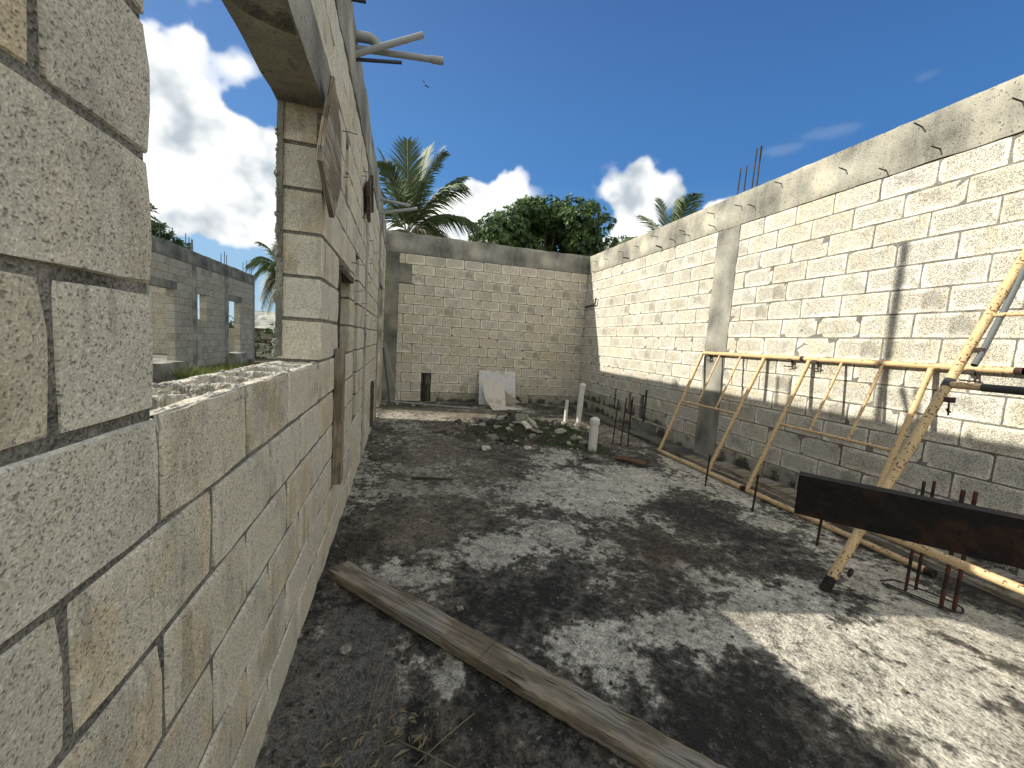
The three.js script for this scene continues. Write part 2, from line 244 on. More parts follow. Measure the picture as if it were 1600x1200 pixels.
// uv in metres by the dominant axis of each vertex normal
function metreUV(g, swap) { const p = g.attributes.position, n = g.attributes.normal, u = new Float32Array(p.count * 2); for (let i = 0; i < p.count; i++) { const ax = Math.abs(n.getX(i)), ay = Math.abs(n.getY(i)), az = Math.abs(n.getZ(i)); let a, b; if (ax >= ay && ax >= az) { a = p.getZ(i); b = p.getY(i); } else if (ay >= az) { a = p.getX(i); b = p.getZ(i); } else { a = p.getX(i); b = p.getY(i); } u[i * 2] = swap ? b : a; u[i * 2 + 1] = swap ? a : b; } g.setAttribute('uv', new THREE.BufferAttribute(u, 2)); return g; }
function rough(g, amp, freq, seed) { const p = g.attributes.position; for (let i = 0; i < p.count; i++) { const x = p.getX(i), y = p.getY(i), z = p.getZ(i), f = freq; p.setXYZ(i, x + amp * (n3(x * f + seed, y * f, z * f) + 0.5 * n3(x * f * 3 + seed, y * f * 3, z * f * 3)), y + amp * (n3(x * f, y * f + seed, z * f + 31) + 0.5 * n3(x * f * 3, y * f * 3 + seed, z * f * 3)), z + amp * (n3(x * f + 57, y * f, z * f + seed) + 0.5 * n3(x * f * 3 + 11, y * f * 3, z * f * 3 + seed))); } g.computeVertexNormals(); return g; }
// box between two corners
function boxAt(x0, x1, y0, y1, z0, z1, seg, amp = 0, freq = 6, seed = 0, swap) { const w = x1 - x0, h = y1 - y0, d = z1 - z0, s = seg || 1e9; const g = new THREE.BoxGeometry(w, h, d, Math.max(1, Math.round(w / s)), Math.max(1, Math.round(h / s)), Math.max(1, Math.round(d / s))); g.translate((x0 + x1) / 2, (y0 + y1) / 2, (z0 + z1) / 2); metreUV(g, swap); if (amp) rough(g, amp, freq, seed); return g; }
function bar(a, b, r, seg = 12, r2 = r) { const A = a.isVector3 ? a : V(...a), B = b.isVector3 ? b : V(...b), d = B.clone().sub(A), L = d.length(); const g = new THREE.CylinderGeometry(r2, r, L, seg, Math.max(1, Math.round(L / 0.25))); const u = g.attributes.uv; for (let i = 0; i < u.count; i++) u.setXY(i, u.getX(i) * 2 * Math.PI * r, u.getY(i) * L + A.x * 0.37); g.applyQuaternion(new THREE.Quaternion().setFromUnitVectors(UP, d.normalize())); g.translate((A.x + B.x) / 2, (A.y + B.y) / 2, (A.z + B.z) / 2); return g; }
function tubePath(pts, r, seg = 24, rad = 8) { const c = new THREE.CatmullRomCurve3(pts.map((p) => V(...p))); const g = new THREE.TubeGeometry(c, seg, r, rad), L = c.getLength(), u = g.attributes.uv; for (let i = 0; i < u.count; i++) u.setXY(i, u.getY(i) * 2 * Math.PI * r, u.getX(i) * L); return g; }
function orient(g, p, rx, ry, rz) { g.applyMatrix4(new THREE.Matrix4().makeRotationFromEuler(new THREE.Euler(rx, ry, rz, 'YXZ'))); g.translate(p[0], p[1], p[2]); return g; }
function rock(size, seed, detail = 1, flat = 1) { const g = new THREE.IcosahedronGeometry(size, detail), p = g.attributes.position; for (let i = 0; i < p.count; i++) { const x = p.getX(i) / size, y = p.getY(i) / size, z = p.getZ(i) / size, k = 1 + 0.45 * n3(x * 1.3 + seed, y * 1.3, z * 1.3) + 0.2 * n3(x * 3 + seed, y * 3, z * 3); p.setXYZ(i, x * size * k, y * size * k * flat, z * size * k); } g.computeVertexNormals(); return metreUV(g); }

// ---------------------------------------------------------------- block walls
const C = 0.203, BL = 0.406, D = 0.2, xL = -0.395, xR = 4.065, zB = -8.805, H = 3.45, BEAM = 15 * C;
// one block: local x along the wall, y up, +z the inner face; origin at its centre
function blockGeo(L, h, d, A, ci, r, jit, nx = 5) {
  const ny = 3, ps = [], uv = [], ix = [], cx = ci % A.cols, cy = Math.floor(ci / A.cols) % A.rows, off = L < 0.39 ? r() * Math.max(0, (BL - L)) : 0;
  const U = (x, y) => { const u = clamp((x + L / 2 + off) / Math.max(BL, L), 0.0008, 0.9992), v = clamp((y + h / 2) / C, 0.0016, 0.9984); uv.push((cx + u) / A.cols, (cy + v) / A.rows); };
  const put = (x, y, z) => { ps.push(x, y, z); U(x, y); return ps.length / 3 - 1; };
  const bev = 0.0032, W2 = L / 2, H2 = h / 2, D2 = d / 2, grid = [];
  const rim = [];
  for (let j = 0; j <= ny; j++) { grid.push([]); for (let i = 0; i <= nx; i++) { const e = i === 0 || i === nx || j === 0 || j === ny, cor = (i === 0 || i === nx) && (j === 0 || j === ny); const fx = i / nx * 2 - 1, fy = j / ny * 2 - 1, chip = cor ? 0.0012 + (r() < 0.1 ? r() * 0.008 : 0) : 0; grid[j].push(put(fx * (W2 - bev - chip) + (e ? (r() - 0.5) * jit : 0), fy * (H2 - bev - chip) + (e ? (r() - 0.5) * jit : 0), D2 + (r() - 0.5) * jit * 0.8 - (cor ? 0.003 : 0))); } }
  for (let j = 0; j < ny; j++) for (let i = 0; i < nx; i++) { const a = grid[j][i], b = grid[j][i + 1], c = grid[j + 1][i + 1], e = grid[j + 1][i]; ix.push(a, b, c, a, c, e); }
  for (let i = 0; i < nx; i++) rim.push([i, 0]); for (let j = 0; j < ny; j++) rim.push([nx, j]); for (let i = nx; i > 0; i--) rim.push([i, ny]); for (let j = ny; j > 0; j--) rim.push([0, j]);
  const n = rim.length, q = rim.map(([i, j]) => { const fx = i / nx * 2 - 1, fy = j / ny * 2 - 1, cor = Math.abs(fx) === 1 && Math.abs(fy) === 1 ? 0.0012 : 0; return [fx * (W2 - cor) + (r() - 0.5) * jit * 0.6, fy * (H2 - cor) + (r() - 0.5) * jit * 0.6]; });
  const o1 = q.map(([x, y]) => put(x, y, D2 - 0.006));
  const dup = rim.map(([i, j]) => { const v = grid[j][i] * 3; return put(ps[v], ps[v + 1], ps[v + 2]); });
  for (let k = 0; k < n; k++) { const a = dup[k], b = dup[(k + 1) % n]; ix.push(a, o1[k], b, b, o1[k], o1[(k + 1) % n]); }
  // sides with their own vertices
  for (let k = 0; k < n; k++) {
    const A0 = q[k], B0 = q[(k + 1) % n], b = ps.length / 3, end = Math.abs(A0[0] - B0[0]) < Math.abs(A0[1] - B0[1]);
    for (const [P, z] of [[A0, D2 - 0.006], [B0, D2 - 0.006], [B0, -D2], [A0, -D2]]) { ps.push(P[0], P[1], z); const s = end ? clamp((z + D2) / BL + 0.2) : clamp((P[0] + W2) / BL, 0.01, 0.99), t = end ? clamp((P[1] + H2) / C, 0.02, 0.98) : clamp((z + D2) / C * 0.9, 0.02, 0.98); uv.push((cx + s) / A.cols, (cy + t) / A.rows); }
    ix.push(b, b + 3, b + 1, b + 1, b + 3, b + 2);
  }
  const bb = ps.length / 3; for (const [x, y] of [[-W2, -H2], [W2, -H2], [W2, H2], [-W2, H2]]) put(x, y, -D2 + 0.0005); ix.push(bb, bb + 2, bb + 1, bb, bb + 3, bb + 2);
  const g = new THREE.BufferGeometry(); g.setAttribute('position', new THREE.Float32BufferAttribute(ps, 3)); g.setAttribute('uv', new THREE.Float32BufferAttribute(uv, 2)); g.setIndex(ix); g.computeVertexNormals(); return g;
}
// wall = group whose local x runs along it; gaps = [s0, s1, y0, y1]
function blockWall(o) {
  let g; if (o.parent) { g = new THREE.Group(); g.name = o.name; g.position.set(...o.pos); o.parent.add(g); } else g = thing(o.name, o.label, 'wall', o.pos); g.rotation.y = o.turn;
  const r = rng(o.seed), cuts = [...(o.gaps || []), ...(o.hollows || []), ...(o.inserts || [])], rest = [];
  // one set of shared full blocks
  const shared = []; for (let k = 0; k < 24; k++) shared.push(blockGeo(BL - o.joint, C - o.joint, D, o.atlas, k, r, o.jit));
  const addBlock = (a, b, row) => {
    if (b - a < 0.035) return; const L = b - a - o.joint, full = Math.abs(b - a - BL) < 0.004;
    const m0 = o.mouldAt && o.mouldAt((a + b) / 2, row), y = row * C + C / 2 + (r() - 0.5) * 0.002, x = (a + b) / 2 + (r() - 0.5) * 0.003, dz = (r() - 0.5) * o.proud, rz = (r() - 0.5) * 0.0035;
    const geo = m0 ? blockGeo(L, C - o.joint, D, ATL_M, (r() * 8) | 0, r, o.jit) : full ? shared[(r() * shared.length) | 0] : blockGeo(L, C - o.joint, D, o.atlas, (r() * 16) | 0, r, o.jit, Math.max(2, Math.round(L / 0.08)));
    const pick = r(), m = m0 ? BM_M[(r() * BM_M.length) | 0] : o.mats[pick < 0.5 ? 0 : 1 + ((r() * (o.mats.length - 1)) | 0)];
    if (o.stuffAt && o.stuffAt((a + b) / 2)) { const q = geo.clone(); q.applyMatrix4(new THREE.Matrix4().makeRotationZ(rz)); q.translate(x, y, dz); rest.push(q); return; }
    const k = local('block', geo, m, g); k.position.set(x, y, dz); k.rotation.z = rz;
  };
  for (let row = 0; row < o.rows; row++) {
    const y0 = row * C, y1 = y0 + C, ph = (row % 2 ? o.phaseOdd : o.phaseEven) * BL;
    let s = ph + Math.floor((o.s0 - ph) / BL) * BL; const all = [];
    for (; s < o.s1; s += BL) {
      let ivs = [[Math.max(s, o.s0), Math.min(s + BL, o.s1)]];
      for (const c of cuts) { if (Math.min(c[3], y1) - Math.max(c[2], y0) < 0.085) continue; const nx = []; for (const [a, b] of ivs) { if (c[1] <= a || c[0] >= b) nx.push([a, b]); else { if (c[0] > a) nx.push([a, c[0]]); if (c[1] < b) nx.push([c[1], b]); } } ivs = nx; }
      all.push(...ivs);
    }
    all.sort((p, q) => p[0] - q[0]);
    for (let k = 0; k < all.length; k++) { const [a, b] = all[k]; if (b - a < 0.07) { if (k + 1 < all.length && Math.abs(all[k + 1][0] - b) < 1e-4) { all[k + 1][0] = a; continue; } } if (k + 1 < all.length && all[k + 1][1] - all[k + 1][0] < 0.07 && Math.abs(all[k + 1][0] - b) < 1e-4) { all[k][1] = all[k + 1][1]; all.splice(k + 1, 1); } addBlock(all[k][0], all[k][1], row); }
  }
  if (rest.length) { const k = local('block_courses', mergeGeometries(rest), o.mats[0], g); k.userData.kind = 'stuff'; }
  const core = (holes, z0, z1) => { const sh = new THREE.Shape([new THREE.Vector2(o.s0 + 0.006, -0.05), new THREE.Vector2(o.s1 - 0.006, -0.05), new THREE.Vector2(o.s1 - 0.006, o.rows * C - 0.002), new THREE.Vector2(o.s0 + 0.006, o.rows * C - 0.002)]); for (const [a, b, c, d] of holes) sh.holes.push(new THREE.Path([new THREE.Vector2(a - 0.015, Math.max(c, -0.04)), new THREE.Vector2(a - 0.015, Math.min(d, o.rows * C - 0.01)), new THREE.Vector2(b + 0.015, Math.min(d, o.rows * C - 0.01)), new THREE.Vector2(b + 0.015, Math.max(c, -0.04))])); const e = new THREE.ExtrudeGeometry(sh, { depth: z1 - z0, bevelEnabled: false }); e.translate(0, 0, z0); return e; };
  const layers = o.hollows?.length ? [core([...(o.gaps || []), ...o.hollows], 0.0, D / 2 - o.recess), core(o.gaps || [], -D / 2 + o.recess, -0.0015)] : [core(o.gaps || [], -D / 2 + o.recess, D / 2 - o.recess)];
  local('mortar', mergeGeometries(layers), o.mortar, g);
  return g;
}
// piece in a wall's own axes
const inWall = (w, name, g, m) => local(name, g, m, w);

// right wall: s = world z
const wallR = blockWall({
  name: 'block_wall', label: 'long sunlit cream block wall with a grey concrete column, yellow frames leaning on it', pos: [xR + D / 2, 0, 0], turn: -Math.PI / 2, seed: 5, atlas: ATL_A, mats: BM_A, mortar: M.mortar, joint: 0.0105, jit: 0.005, proud: 0.006, recess: 0.0045,
  rows: 15, s0: zB, s1: 1.7, phaseOdd: 0.53, phaseEven: 0.03, inserts: [[-4.79, -4.41, 0, BEAM]], hollows: [[-6.24, -6.14, 0.2, 0.66], [-6.62, -6.55, 0.2, 0.56], [-7.16, -7.09, 0.2, 0.5]],
  stuffAt: (s) => s > -1.45, mouldAt: (s, row) => row < 1 || (row < 2 && s < -5.6),
});
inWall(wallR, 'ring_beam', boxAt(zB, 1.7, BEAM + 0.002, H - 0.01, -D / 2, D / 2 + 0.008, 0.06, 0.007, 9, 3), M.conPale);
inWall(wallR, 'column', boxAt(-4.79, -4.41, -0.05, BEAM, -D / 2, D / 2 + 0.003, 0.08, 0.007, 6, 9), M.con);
for (const [z, y] of [[-3.87, 3.35], [-3.16, 3.23], [-2.8, 3.09], [-2.58, 3.35], [-2.43, 3.12], [-2.0, 3.25], [-4.42, 3.27], [-4.22, 3.2], [-4.9, 3.31], [-4.86, 3.12], [-5.5, 3.22], [-5.36, 3.13], [-5.72, 3.13], [-6.05, 3.09], [-6.2, 3.3], [-6.75, 3.24], [-7.3, 3.26], [-7.05, 3.1], [-7.9, 3.22], [-8.4, 3.26], [-8.45, 3.05], [-1.6, 3.1]]) { const k = n3(z * 7, y * 5, 1); inWall(wallR, 'tie_bar_stub', bar([z, y, D / 2 - 0.04], [z + k * 0.02, y + 0.01 + k * 0.02, D / 2 + 0.10 + 0.05 * Math.abs(k)], Math.abs(y - 3.09) < 0.02 && z < -6 ? 0.012 : 0.0055, 7), M.iron); }
for (const [z, y, b] of [[-4.64, 3.82, 0.01], [-4.5, 3.80, 0.0], [-4.41, 3.97, 0.01], [-4.36, 3.98, 0.015], [-4.27, 3.94, -0.01]]) inWall(wallR, 'starter_bar', bar([z, H - 0.05, 0.03 - b * 3], [z + b, y, 0.03 - b * 3], 0.0085, 8), M.iron);
inWall(wallR, 'iron_bracket', tubePath([[zB + 0.01, 2.30, D / 2 + 0.02], [-8.45, 2.32, D / 2 + 0.03], [-8.24, 2.34, D / 2 + 0.05], [-8.22, 2.46, D / 2 + 0.05]], 0.018, 20, 8), M.iron);
for (const [a, y0, y1] of [[-6.19, 0.2, 0.68], [-6.585, 0.2, 0.6], [-7.125, 0.2, 0.5]]) inWall(wallR, 'conduit', bar([a, y0 - 0.1, D / 2 - 0.035], [a, y1 + 0.04, D / 2 - 0.03], 0.014, 8), M.dark);
inWall(wallR, 'conduit', bar([-6.08, 0.12, D / 2 + 0.01], [-6.06, 0.72, D / 2 + 0.012], 0.016, 8), M.dark);
inWall(wallR, 'mortar_smear', boxAt(-6.42, -5.7, -0.05, 0.17, 0.05, D / 2 + 0.02, 0.04, 0.022, 9, 5), M.conDark);

// back wall: s = world x
const wallB = blockWall({
  name: 'block_wall', label: 'shaded cream block wall across the far end of the room below the trees', pos: [0, 0, zB - D / 2], turn: 0, seed: 8, atlas: ATL_A, mats: BM_K, mortar: M.mortar, joint: 0.0105, jit: 0.004, proud: 0.003, recess: 0.004,
  rows: 15, s0: xL - D, s1: xR + D + 0.001, phaseOdd: 0.461, phaseEven: 0.961, inserts: [[xL - D, -0.13, 0, BEAM], [-0.13, 0.12, 2.46, 2.84]], hollows: [[0.40, 0.60, 0.0, 0.61]], mouldAt: (s, row) => row < 1 && s > 0.5,
});
inWall(wallB, 'ring_beam', boxAt(xL - D, xR + D - 0.002, BEAM + 0.002, H, -D / 2, D / 2 + 0.006, 0.1, 0.013, 5, 13), M.con);
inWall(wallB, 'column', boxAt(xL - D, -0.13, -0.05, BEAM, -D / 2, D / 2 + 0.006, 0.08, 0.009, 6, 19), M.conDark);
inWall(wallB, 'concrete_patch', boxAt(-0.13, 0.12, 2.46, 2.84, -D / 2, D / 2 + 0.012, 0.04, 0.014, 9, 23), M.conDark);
inWall(wallB, 'conduit', bar([0.46, 0.0, D / 2 - 0.04], [0.47, 0.6, D / 2 - 0.03], 0.03, 10), M.iron);
inWall(wallB, 'conduit', bar([0.55, 0.0, D / 2 - 0.05], [0.55, 0.38, D / 2 - 0.04], 0.035, 10), M.moss);

// left wall: s = -world z ; window 0.81..2.19, door 6.95..7.88
const SILL = 6 * C, LINT = 2.4;
const wallL = blockWall({
  name: 'block_wall', label: 'tan block wall close on the left with a large rough-silled window opening', pos: [xL - D / 2, 0, 0], turn: Math.PI / 2, seed: 3, atlas: ATL_B, mats: BM_B, mortar: M.mortarLeft, joint: 0.0145, jit: 0.0045, proud: 0.004, recess: 0.0062,
  rows: 15, s0: -1.7, s1: -zB - 0.006, phaseOdd: 0, phaseEven: 0.48, stuffAt: (s) => s < 0.3,
  gaps: [[0.81, 2.19, SILL - 0.08, LINT + 0.002], [6.95, 7.88, -0.04, 2.2]],
  hollows: [[2.76, 3.28, 1.218, 1.75], [3.62, 3.90, 0.62, 2.02], [2.93, 3.08, 2.34, 2.6]],
  inserts: [[0.81, 2.19, 5 * C, SILL], [0.55, 2.4, LINT, 13 * C], [4.5, 4.72, 0, BEAM], [6.62, 6.95, 0, BEAM], [6.75, 8.1, 2.2, 2.45], [7.88, 8.1, 0, BEAM]],
});
inWall(wallL, 'ring_beam', boxAt(-1.7, -zB - 0.006, BEAM + 0.002, H, -D / 2, D / 2 + 0.006, 0.1, 0.012, 5, 33), M.con);
inWall(wallL, 'lintel', boxAt(0.55, 2.4, LINT, 13 * C - 0.003, -D / 2 - 0.002, D / 2 + 0.004, 0.06, 0.007, 7, 37), M.con);
inWall(wallL, 'column', boxAt(4.5, 4.72, -0.05, BEAM, -D / 2, D / 2 + 0.003, 0.08, 0.008, 6, 43), M.con);
inWall(wallL, 'column', boxAt(6.62, 6.95, -0.05, 2.2, -D / 2, D / 2 + 0.004, 0.06, 0.008, 6, 47), M.con);
inWall(wallL, 'column', boxAt(7.88, 8.1, -0.05, 2.2, -D / 2, D / 2 + 0.004, 0.06, 0.012, 6, 49), M.conPale);
inWall(wallL, 'lintel', boxAt(6.62, 8.1, 2.203, 2.46, -D / 2, D / 2 + 0.004, 0.06, 0.008, 6, 53), M.con);
inWall(wallL, 'column', boxAt(6.62, 6.95, 2.463, BEAM, -D / 2, D / 2 + 0.004, 0.08, 0.008, 6, 57), M.con);
inWall(wallL, 'mortar_fill', boxAt(3.58, 3.94, 0.55, 2.05, -0.02, D / 2 - 0.055, 0.03, 0.035, 12, 59), M.conDark);
inWall(wallL, 'mortar_fill', boxAt(2.9, 3.1, 2.3, 2.62, -0.02, D / 2 - 0.05, 0.03, 0.02, 12, 61), M.conDark);
// the window's own rough sill: hollow cells in a crust of broken mortar
{
  const r = rng(91), nx = 330, nz = 50, ps = [], ix = [], uv = [];
  const cells = []; for (let s = 0.82; s < 2.19; s += BL / 2) cells.push([s + 0.03, s + BL / 2 - 0.022, r() * 0.03]);
  for (let i = 0; i <= nx; i++) for (let j = 0; j <= nz; j++) {
    const s = 0.805 + 1.39 * i / nx, z = -D / 2 + 0.002 + (D - 0.004) * j / nz;
    let h = -0.006 + 0.02 * Math.max(0, fbm3(s * 9, z * 12, 2.3, 4) + 0.1) + 0.008 * Math.abs(n3(s * 45, z * 45, 5)) + 0.004 * n3(s * 110, z * 110, 1);
    h *= sstep(0, 0.03, D / 2 - Math.abs(z)) * 0.8 + 0.2;
    let hole = 0; const wob = 0.007 * n3(s * 30, z * 30, 8);
    for (const [a, b, sh] of cells) hole = Math.max(hole, sstep(-0.006, 0.008, Math.min(s - a, b - s) + wob) * sstep(-0.006, 0.008, 0.066 - Math.abs(z) + wob) * (1 - sh * 4));
    h -= hole * (0.07 + 0.012 * n3(s * 20, z * 20, 3));
    if (j === 0 || j === nz) h = -0.03;
    ps.push(s, SILL - 0.004 + h, z); uv.push(s, z);
  }
  for (let i = 0; i < nx; i++) for (let j = 0; j < nz; j++) { const a = i * (nz + 1) + j, b = a + nz + 1; ix.push(a, a + 1, b, b, a + 1, b + 1); }
  const g = new THREE.BufferGeometry(); g.setAttribute('position', new THREE.Float32BufferAttribute(ps, 3)); g.setAttribute('uv', new THREE.Float32BufferAttribute(uv, 2)); g.setIndex(ix); g.computeVertexNormals();
  const sill = inWall(wallL, 'window_sill', g, M.crust);
  // face shells of the hollow course on both sides
  for (const side of [1, -1]) for (let s = 0.81; s < 2.18; ) { const e = Math.min(2.19, (Math.floor(s / BL + 1e-4) + 1) * BL); if (e - s > 0.04) { const L = e - s - 0.0125, q = blockGeo(L, C - 0.0125, 0.036, ATL_B, (r() * 16) | 0, r, 0.008, Math.max(2, Math.round(L / 0.08))); const k = local('block', q, BM_B[(r() * 4) | 0], wallL); k.position.set((s + e) / 2, 5.5 * C, side * (D / 2 - 0.018)); if (side < 0) k.rotation.y = Math.PI; } s = e; }
  inWall(wallL, 'mortar', boxAt(0.79, 2.2, SILL - 0.083, SILL - 0.012, D / 2 - 0.034, D / 2 - 0.009), M.mortar);
  inWall(wallL, 'mortar', boxAt(0.79, 2.2, SILL - 0.083, SILL - 0.012, -D / 2 + 0.009, -D / 2 + 0.034), M.mortar);
  for (let k = 0; k < 40; k++) { const st = rock(0.004 + r() * r() * 0.011, k * 3.1, 1, 0.7); st.translate(0.82 + r() * 1.36, SILL - 0.008 + r() * 0.006, (r() - 0.5) * 0.18); const o = local('mortar_crumb', st, M.crust, wallL); void o; }
}
// jamb ribs on the window's far side and ragged outer edge
for (const [z0, z1, k] of [[-D / 2 + 0.004, -D / 2 + 0.03, 1]]) inWall(wallL, 'jamb_rib', boxAt(2.186, 2.21, SILL + 0.02, LINT - 0.004, z0, z1, 0.03, 0.006, 14, k * 7), M.conDark);
for (let k = 0; k < 34; k++) { const r = rng(300 + k * 3), q = rock(0.006 + r() * r() * 0.02, k * 5.7, 1, 0.8 + r() * 1.2); q.translate(2.186 + r() * 0.012, SILL + 0.03 + r() * 1.12, -D / 2 + 0.001 + r() * 0.008); inWall(wallL, 'mortar_crumb', q, M.conDark); }
// recess for a meter box with its timber head
inWall(wallL, 'recess_back', boxAt(2.755, 3.285, 1.21, 1.755, -0.012, 0.003), M.conDark);
inWall(wallL, 'panel_door', boxAt(2.80, 3.26, 1.36, 1.6, 0.004, 0.014), M.pvcGrey);
inWall(wallL, 'recess_frame', boxAt(2.765, 2.782, 1.225, 1.745, 0.01, D / 2 + 0.008), M.woodDark);
inWall(wallL, 'recess_head', boxAt(2.74, 3.3, 1.735, 1.775, 0.02, D / 2 + 0.022, 0.05, 0.004, 9, 3), M.woodDark);
// nails and wire ends in the face
{ const r = rng(55); for (let k = 0; k < 26; k++) { const s = 2.3 + r() * 3.6, y = 1.3 + r() * 1.6; inWall(wallL, 'nail', bar([s, y, D / 2 - 0.02], [s + (r() - 0.5) * 0.02, y + (r() - 0.5) * 0.02, D / 2 + 0.03 + r() * 0.02], 0.0025, 5), M.dark); } }
// conduits out of the top of the left wall (z about -3.4) and lower ones further on
function wallConduit(name, g, m) { g.applyMatrix4(new THREE.Matrix4().makeRotationY(-Math.PI / 2).multiply(new THREE.Matrix4().makeTranslation(-(xL - D / 2), 0, 0))); return inWall(wallL, name, g, m); }
const cz = (p, k = 0) => [p[0] * 0.956, 1.3737 + (p[1] - 1.3737) * 0.956, -3.25 + k];
wallConduit('conduit', tubePath([[-0.46, 3.50], [-0.36, 3.51], [-0.30, 3.51], [-0.26, 3.48], [-0.245, 3.44]].map((p) => cz(p)), 0.034, 24, 14), M.pvcGrey);
wallConduit('conduit', bar(cz([-0.48, 3.43], -0.02), cz([0.19, 3.49], -0.02), 0.021, 14), M.pvcGrey);
wallConduit('conduit_socket', bar(cz([0.13, 3.4845], -0.02), cz([0.22, 3.4928], -0.02), 0.026, 14), M.pvcGrey);
wallConduit('conduit', bar(cz([-0.48, 3.32], 0.04), cz([0.06, 3.60], 0.04), 0.021, 14), M.pvcGrey);
wallConduit('conduit', bar(cz([-0.49, 3.335]), cz([-0.085, 3.40]), 0.012, 10), M.blueDark);
wallConduit('conduit', bar([-0.47, 3.41, -2.93], [-0.30, 3.425, -2.93], 0.014, 10), M.blueDark);
wallConduit('conduit', bar([-0.47, 3.25, -6.2], [0.02, 3.21, -6.2], 0.022, 10), M.pvcGrey);
wallConduit('conduit', bar([-0.47, 3.03, -6.2], [0.13, 3.19, -6.2], 0.022, 10), M.pvcGrey);
wallConduit('starter_bar', bar([-0.46, 3.4, -4.57], [-0.46, 3.79, -4.6], 0.016, 8), M.iron);
wallConduit('starter_bar', bar([-0.5, 3.4, -4.44], [-0.5, 3.8, -4.45], 0.016, 8), M.iron);

// ---------------------------------------------------------------- floor slab, edge trench, footing, outer ground
const FX0 = -0.62, FX1 = 3.62, FZ0 = -9, FZ1 = 2;
// value noise on a world lattice, so neighbouring sheets agree
function wnoise(x0, x1, z0, z1, W, Hh, c, seed) {
  const i0 = Math.floor(x0 / c), j0 = Math.floor(z0 / c), nx = Math.ceil((x1 - x0) / c) + 3, nz = Math.ceil((z1 - z0) / c) + 3, L = new Float32Array(nx * nz);
  for (let j = 0; j < nz; j++) for (let i = 0; i < nx; i++) { let h = Math.imul(i + i0, 374761393) ^ Math.imul(j + j0, 668265263) ^ Math.imul(seed, 974634721); h = Math.imul(h ^ (h >>> 13), 1274126177); h = Math.imul(h ^ (h >>> 16), 2246822519); L[j * nx + i] = ((h ^ (h >>> 15)) >>> 0) / 4294967296; }
  const X = new Int32Array(W), T = new Float32Array(W); for (let x = 0; x < W; x++) { const p = (x0 + (x1 - x0) * (x + 0.5) / W) / c - i0, i = Math.floor(p), t = p - i; X[x] = i; T[x] = t * t * (3 - 2 * t); }
  const o = new Float32Array(W * Hh);
  for (let y = 0; y < Hh; y++) { const p = (z0 + (z1 - z0) * (y + 0.5) / Hh) / c - j0, j = Math.floor(p), t0 = p - j, t = t0 * t0 * (3 - 2 * t0), a = j * nx, b = a + nx; for (let x = 0; x < W; x++) { const i = X[x], s = T[x], m = L[a + i] + (L[a + i + 1] - L[a + i]) * s, q = L[b + i] + (L[b + i + 1] - L[b + i]) * s; o[y * W + x] = m + (q - m) * t; } }
  return o;
}
function wfbm(x0, x1, z0, z1, W, Hh, c, oct, seed) { const o = new Float32Array(W * Hh); let amp = 1, sum = 0; for (let k = 0; k < oct; k++) { const n = wnoise(x0, x1, z0, z1, W, Hh, c, seed + k * 17); for (let i = 0; i < o.length; i++) o[i] += n[i] * amp; sum += amp; amp *= 0.55; c *= 0.5; } for (let i = 0; i < o.length; i++) o[i] /= sum; return o; }
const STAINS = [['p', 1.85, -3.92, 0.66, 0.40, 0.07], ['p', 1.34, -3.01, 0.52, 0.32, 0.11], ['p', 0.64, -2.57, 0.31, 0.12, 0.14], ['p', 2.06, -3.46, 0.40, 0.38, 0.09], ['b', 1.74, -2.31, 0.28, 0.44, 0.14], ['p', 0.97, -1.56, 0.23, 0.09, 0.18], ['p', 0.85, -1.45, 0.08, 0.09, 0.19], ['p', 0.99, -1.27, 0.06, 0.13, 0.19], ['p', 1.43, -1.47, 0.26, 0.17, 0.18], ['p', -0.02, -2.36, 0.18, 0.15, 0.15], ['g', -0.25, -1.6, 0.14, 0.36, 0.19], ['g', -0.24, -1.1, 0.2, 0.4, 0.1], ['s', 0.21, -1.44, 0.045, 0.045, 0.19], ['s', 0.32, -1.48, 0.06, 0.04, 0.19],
  ['k', 0.27, -1.90, 0.22, 0.2, 0.17], ['k', 0.73, -1.98, 0.34, 0.18, 0.16], ['k', 1.34, -1.12, 0.32, 0.22, 0.19], ['k', 0.25, -1.22, 0.3, 0.18, 0.20], ['d', 0.46, -4.37, 0.62, 1.4, 0.05], ['p', 3.25, -2.80, 0.39, 0.56, 0.11], ['p', 3.07, -1.96, 0.30, 0.36, 0.15], ['p', 2.30, -1.40, 0.45, 0.3, 0.18], ['p', 2.11, -0.9, 0.35, 0.2, 0.5], ['p', 3.0, -1.3, 0.35, 0.3, 0.19], ['k', 2.75, -2.99, 0.38, 0.45, 0.11], ['k', 2.7, -2.2, 0.3, 0.3, 0.14], ['d', 0.09, -2.93, 0.27, 0.32, 0.12], ['b', -0.23, -2.69, 0.12, 0.17, 0.14], ['k', -0.04, -1.95, 0.15, 0.12, 0.17], ['p', 3.5, -4.07, 0.4, 0.40, 0.06], ['p', 2.71, -3.90, 0.32, 0.36, 0.07], ['d', 0.6, -7.3, 1.3, 0.8, 0], ['d', 1.0, -5.6, 0.9, 0.7, 0], ['k', 1.0, -4.0, 0.3, 0.25, 0], ['d', 3.2, -6.2, 0.4, 0.9, 0], ['p', 0.3, -6.95, 1.0, 0.35, 0.2], ['k', 2.75, -1.25, 0.4, 0.07, 0.75], ['k', 2.5, -0.95, 0.3, 0.06, 0.7], ['k', 2.05, -0.72, 0.3, 0.12, 0.3], ['k', 3.05, -1.05, 0.3, 0.1, 0.6]];
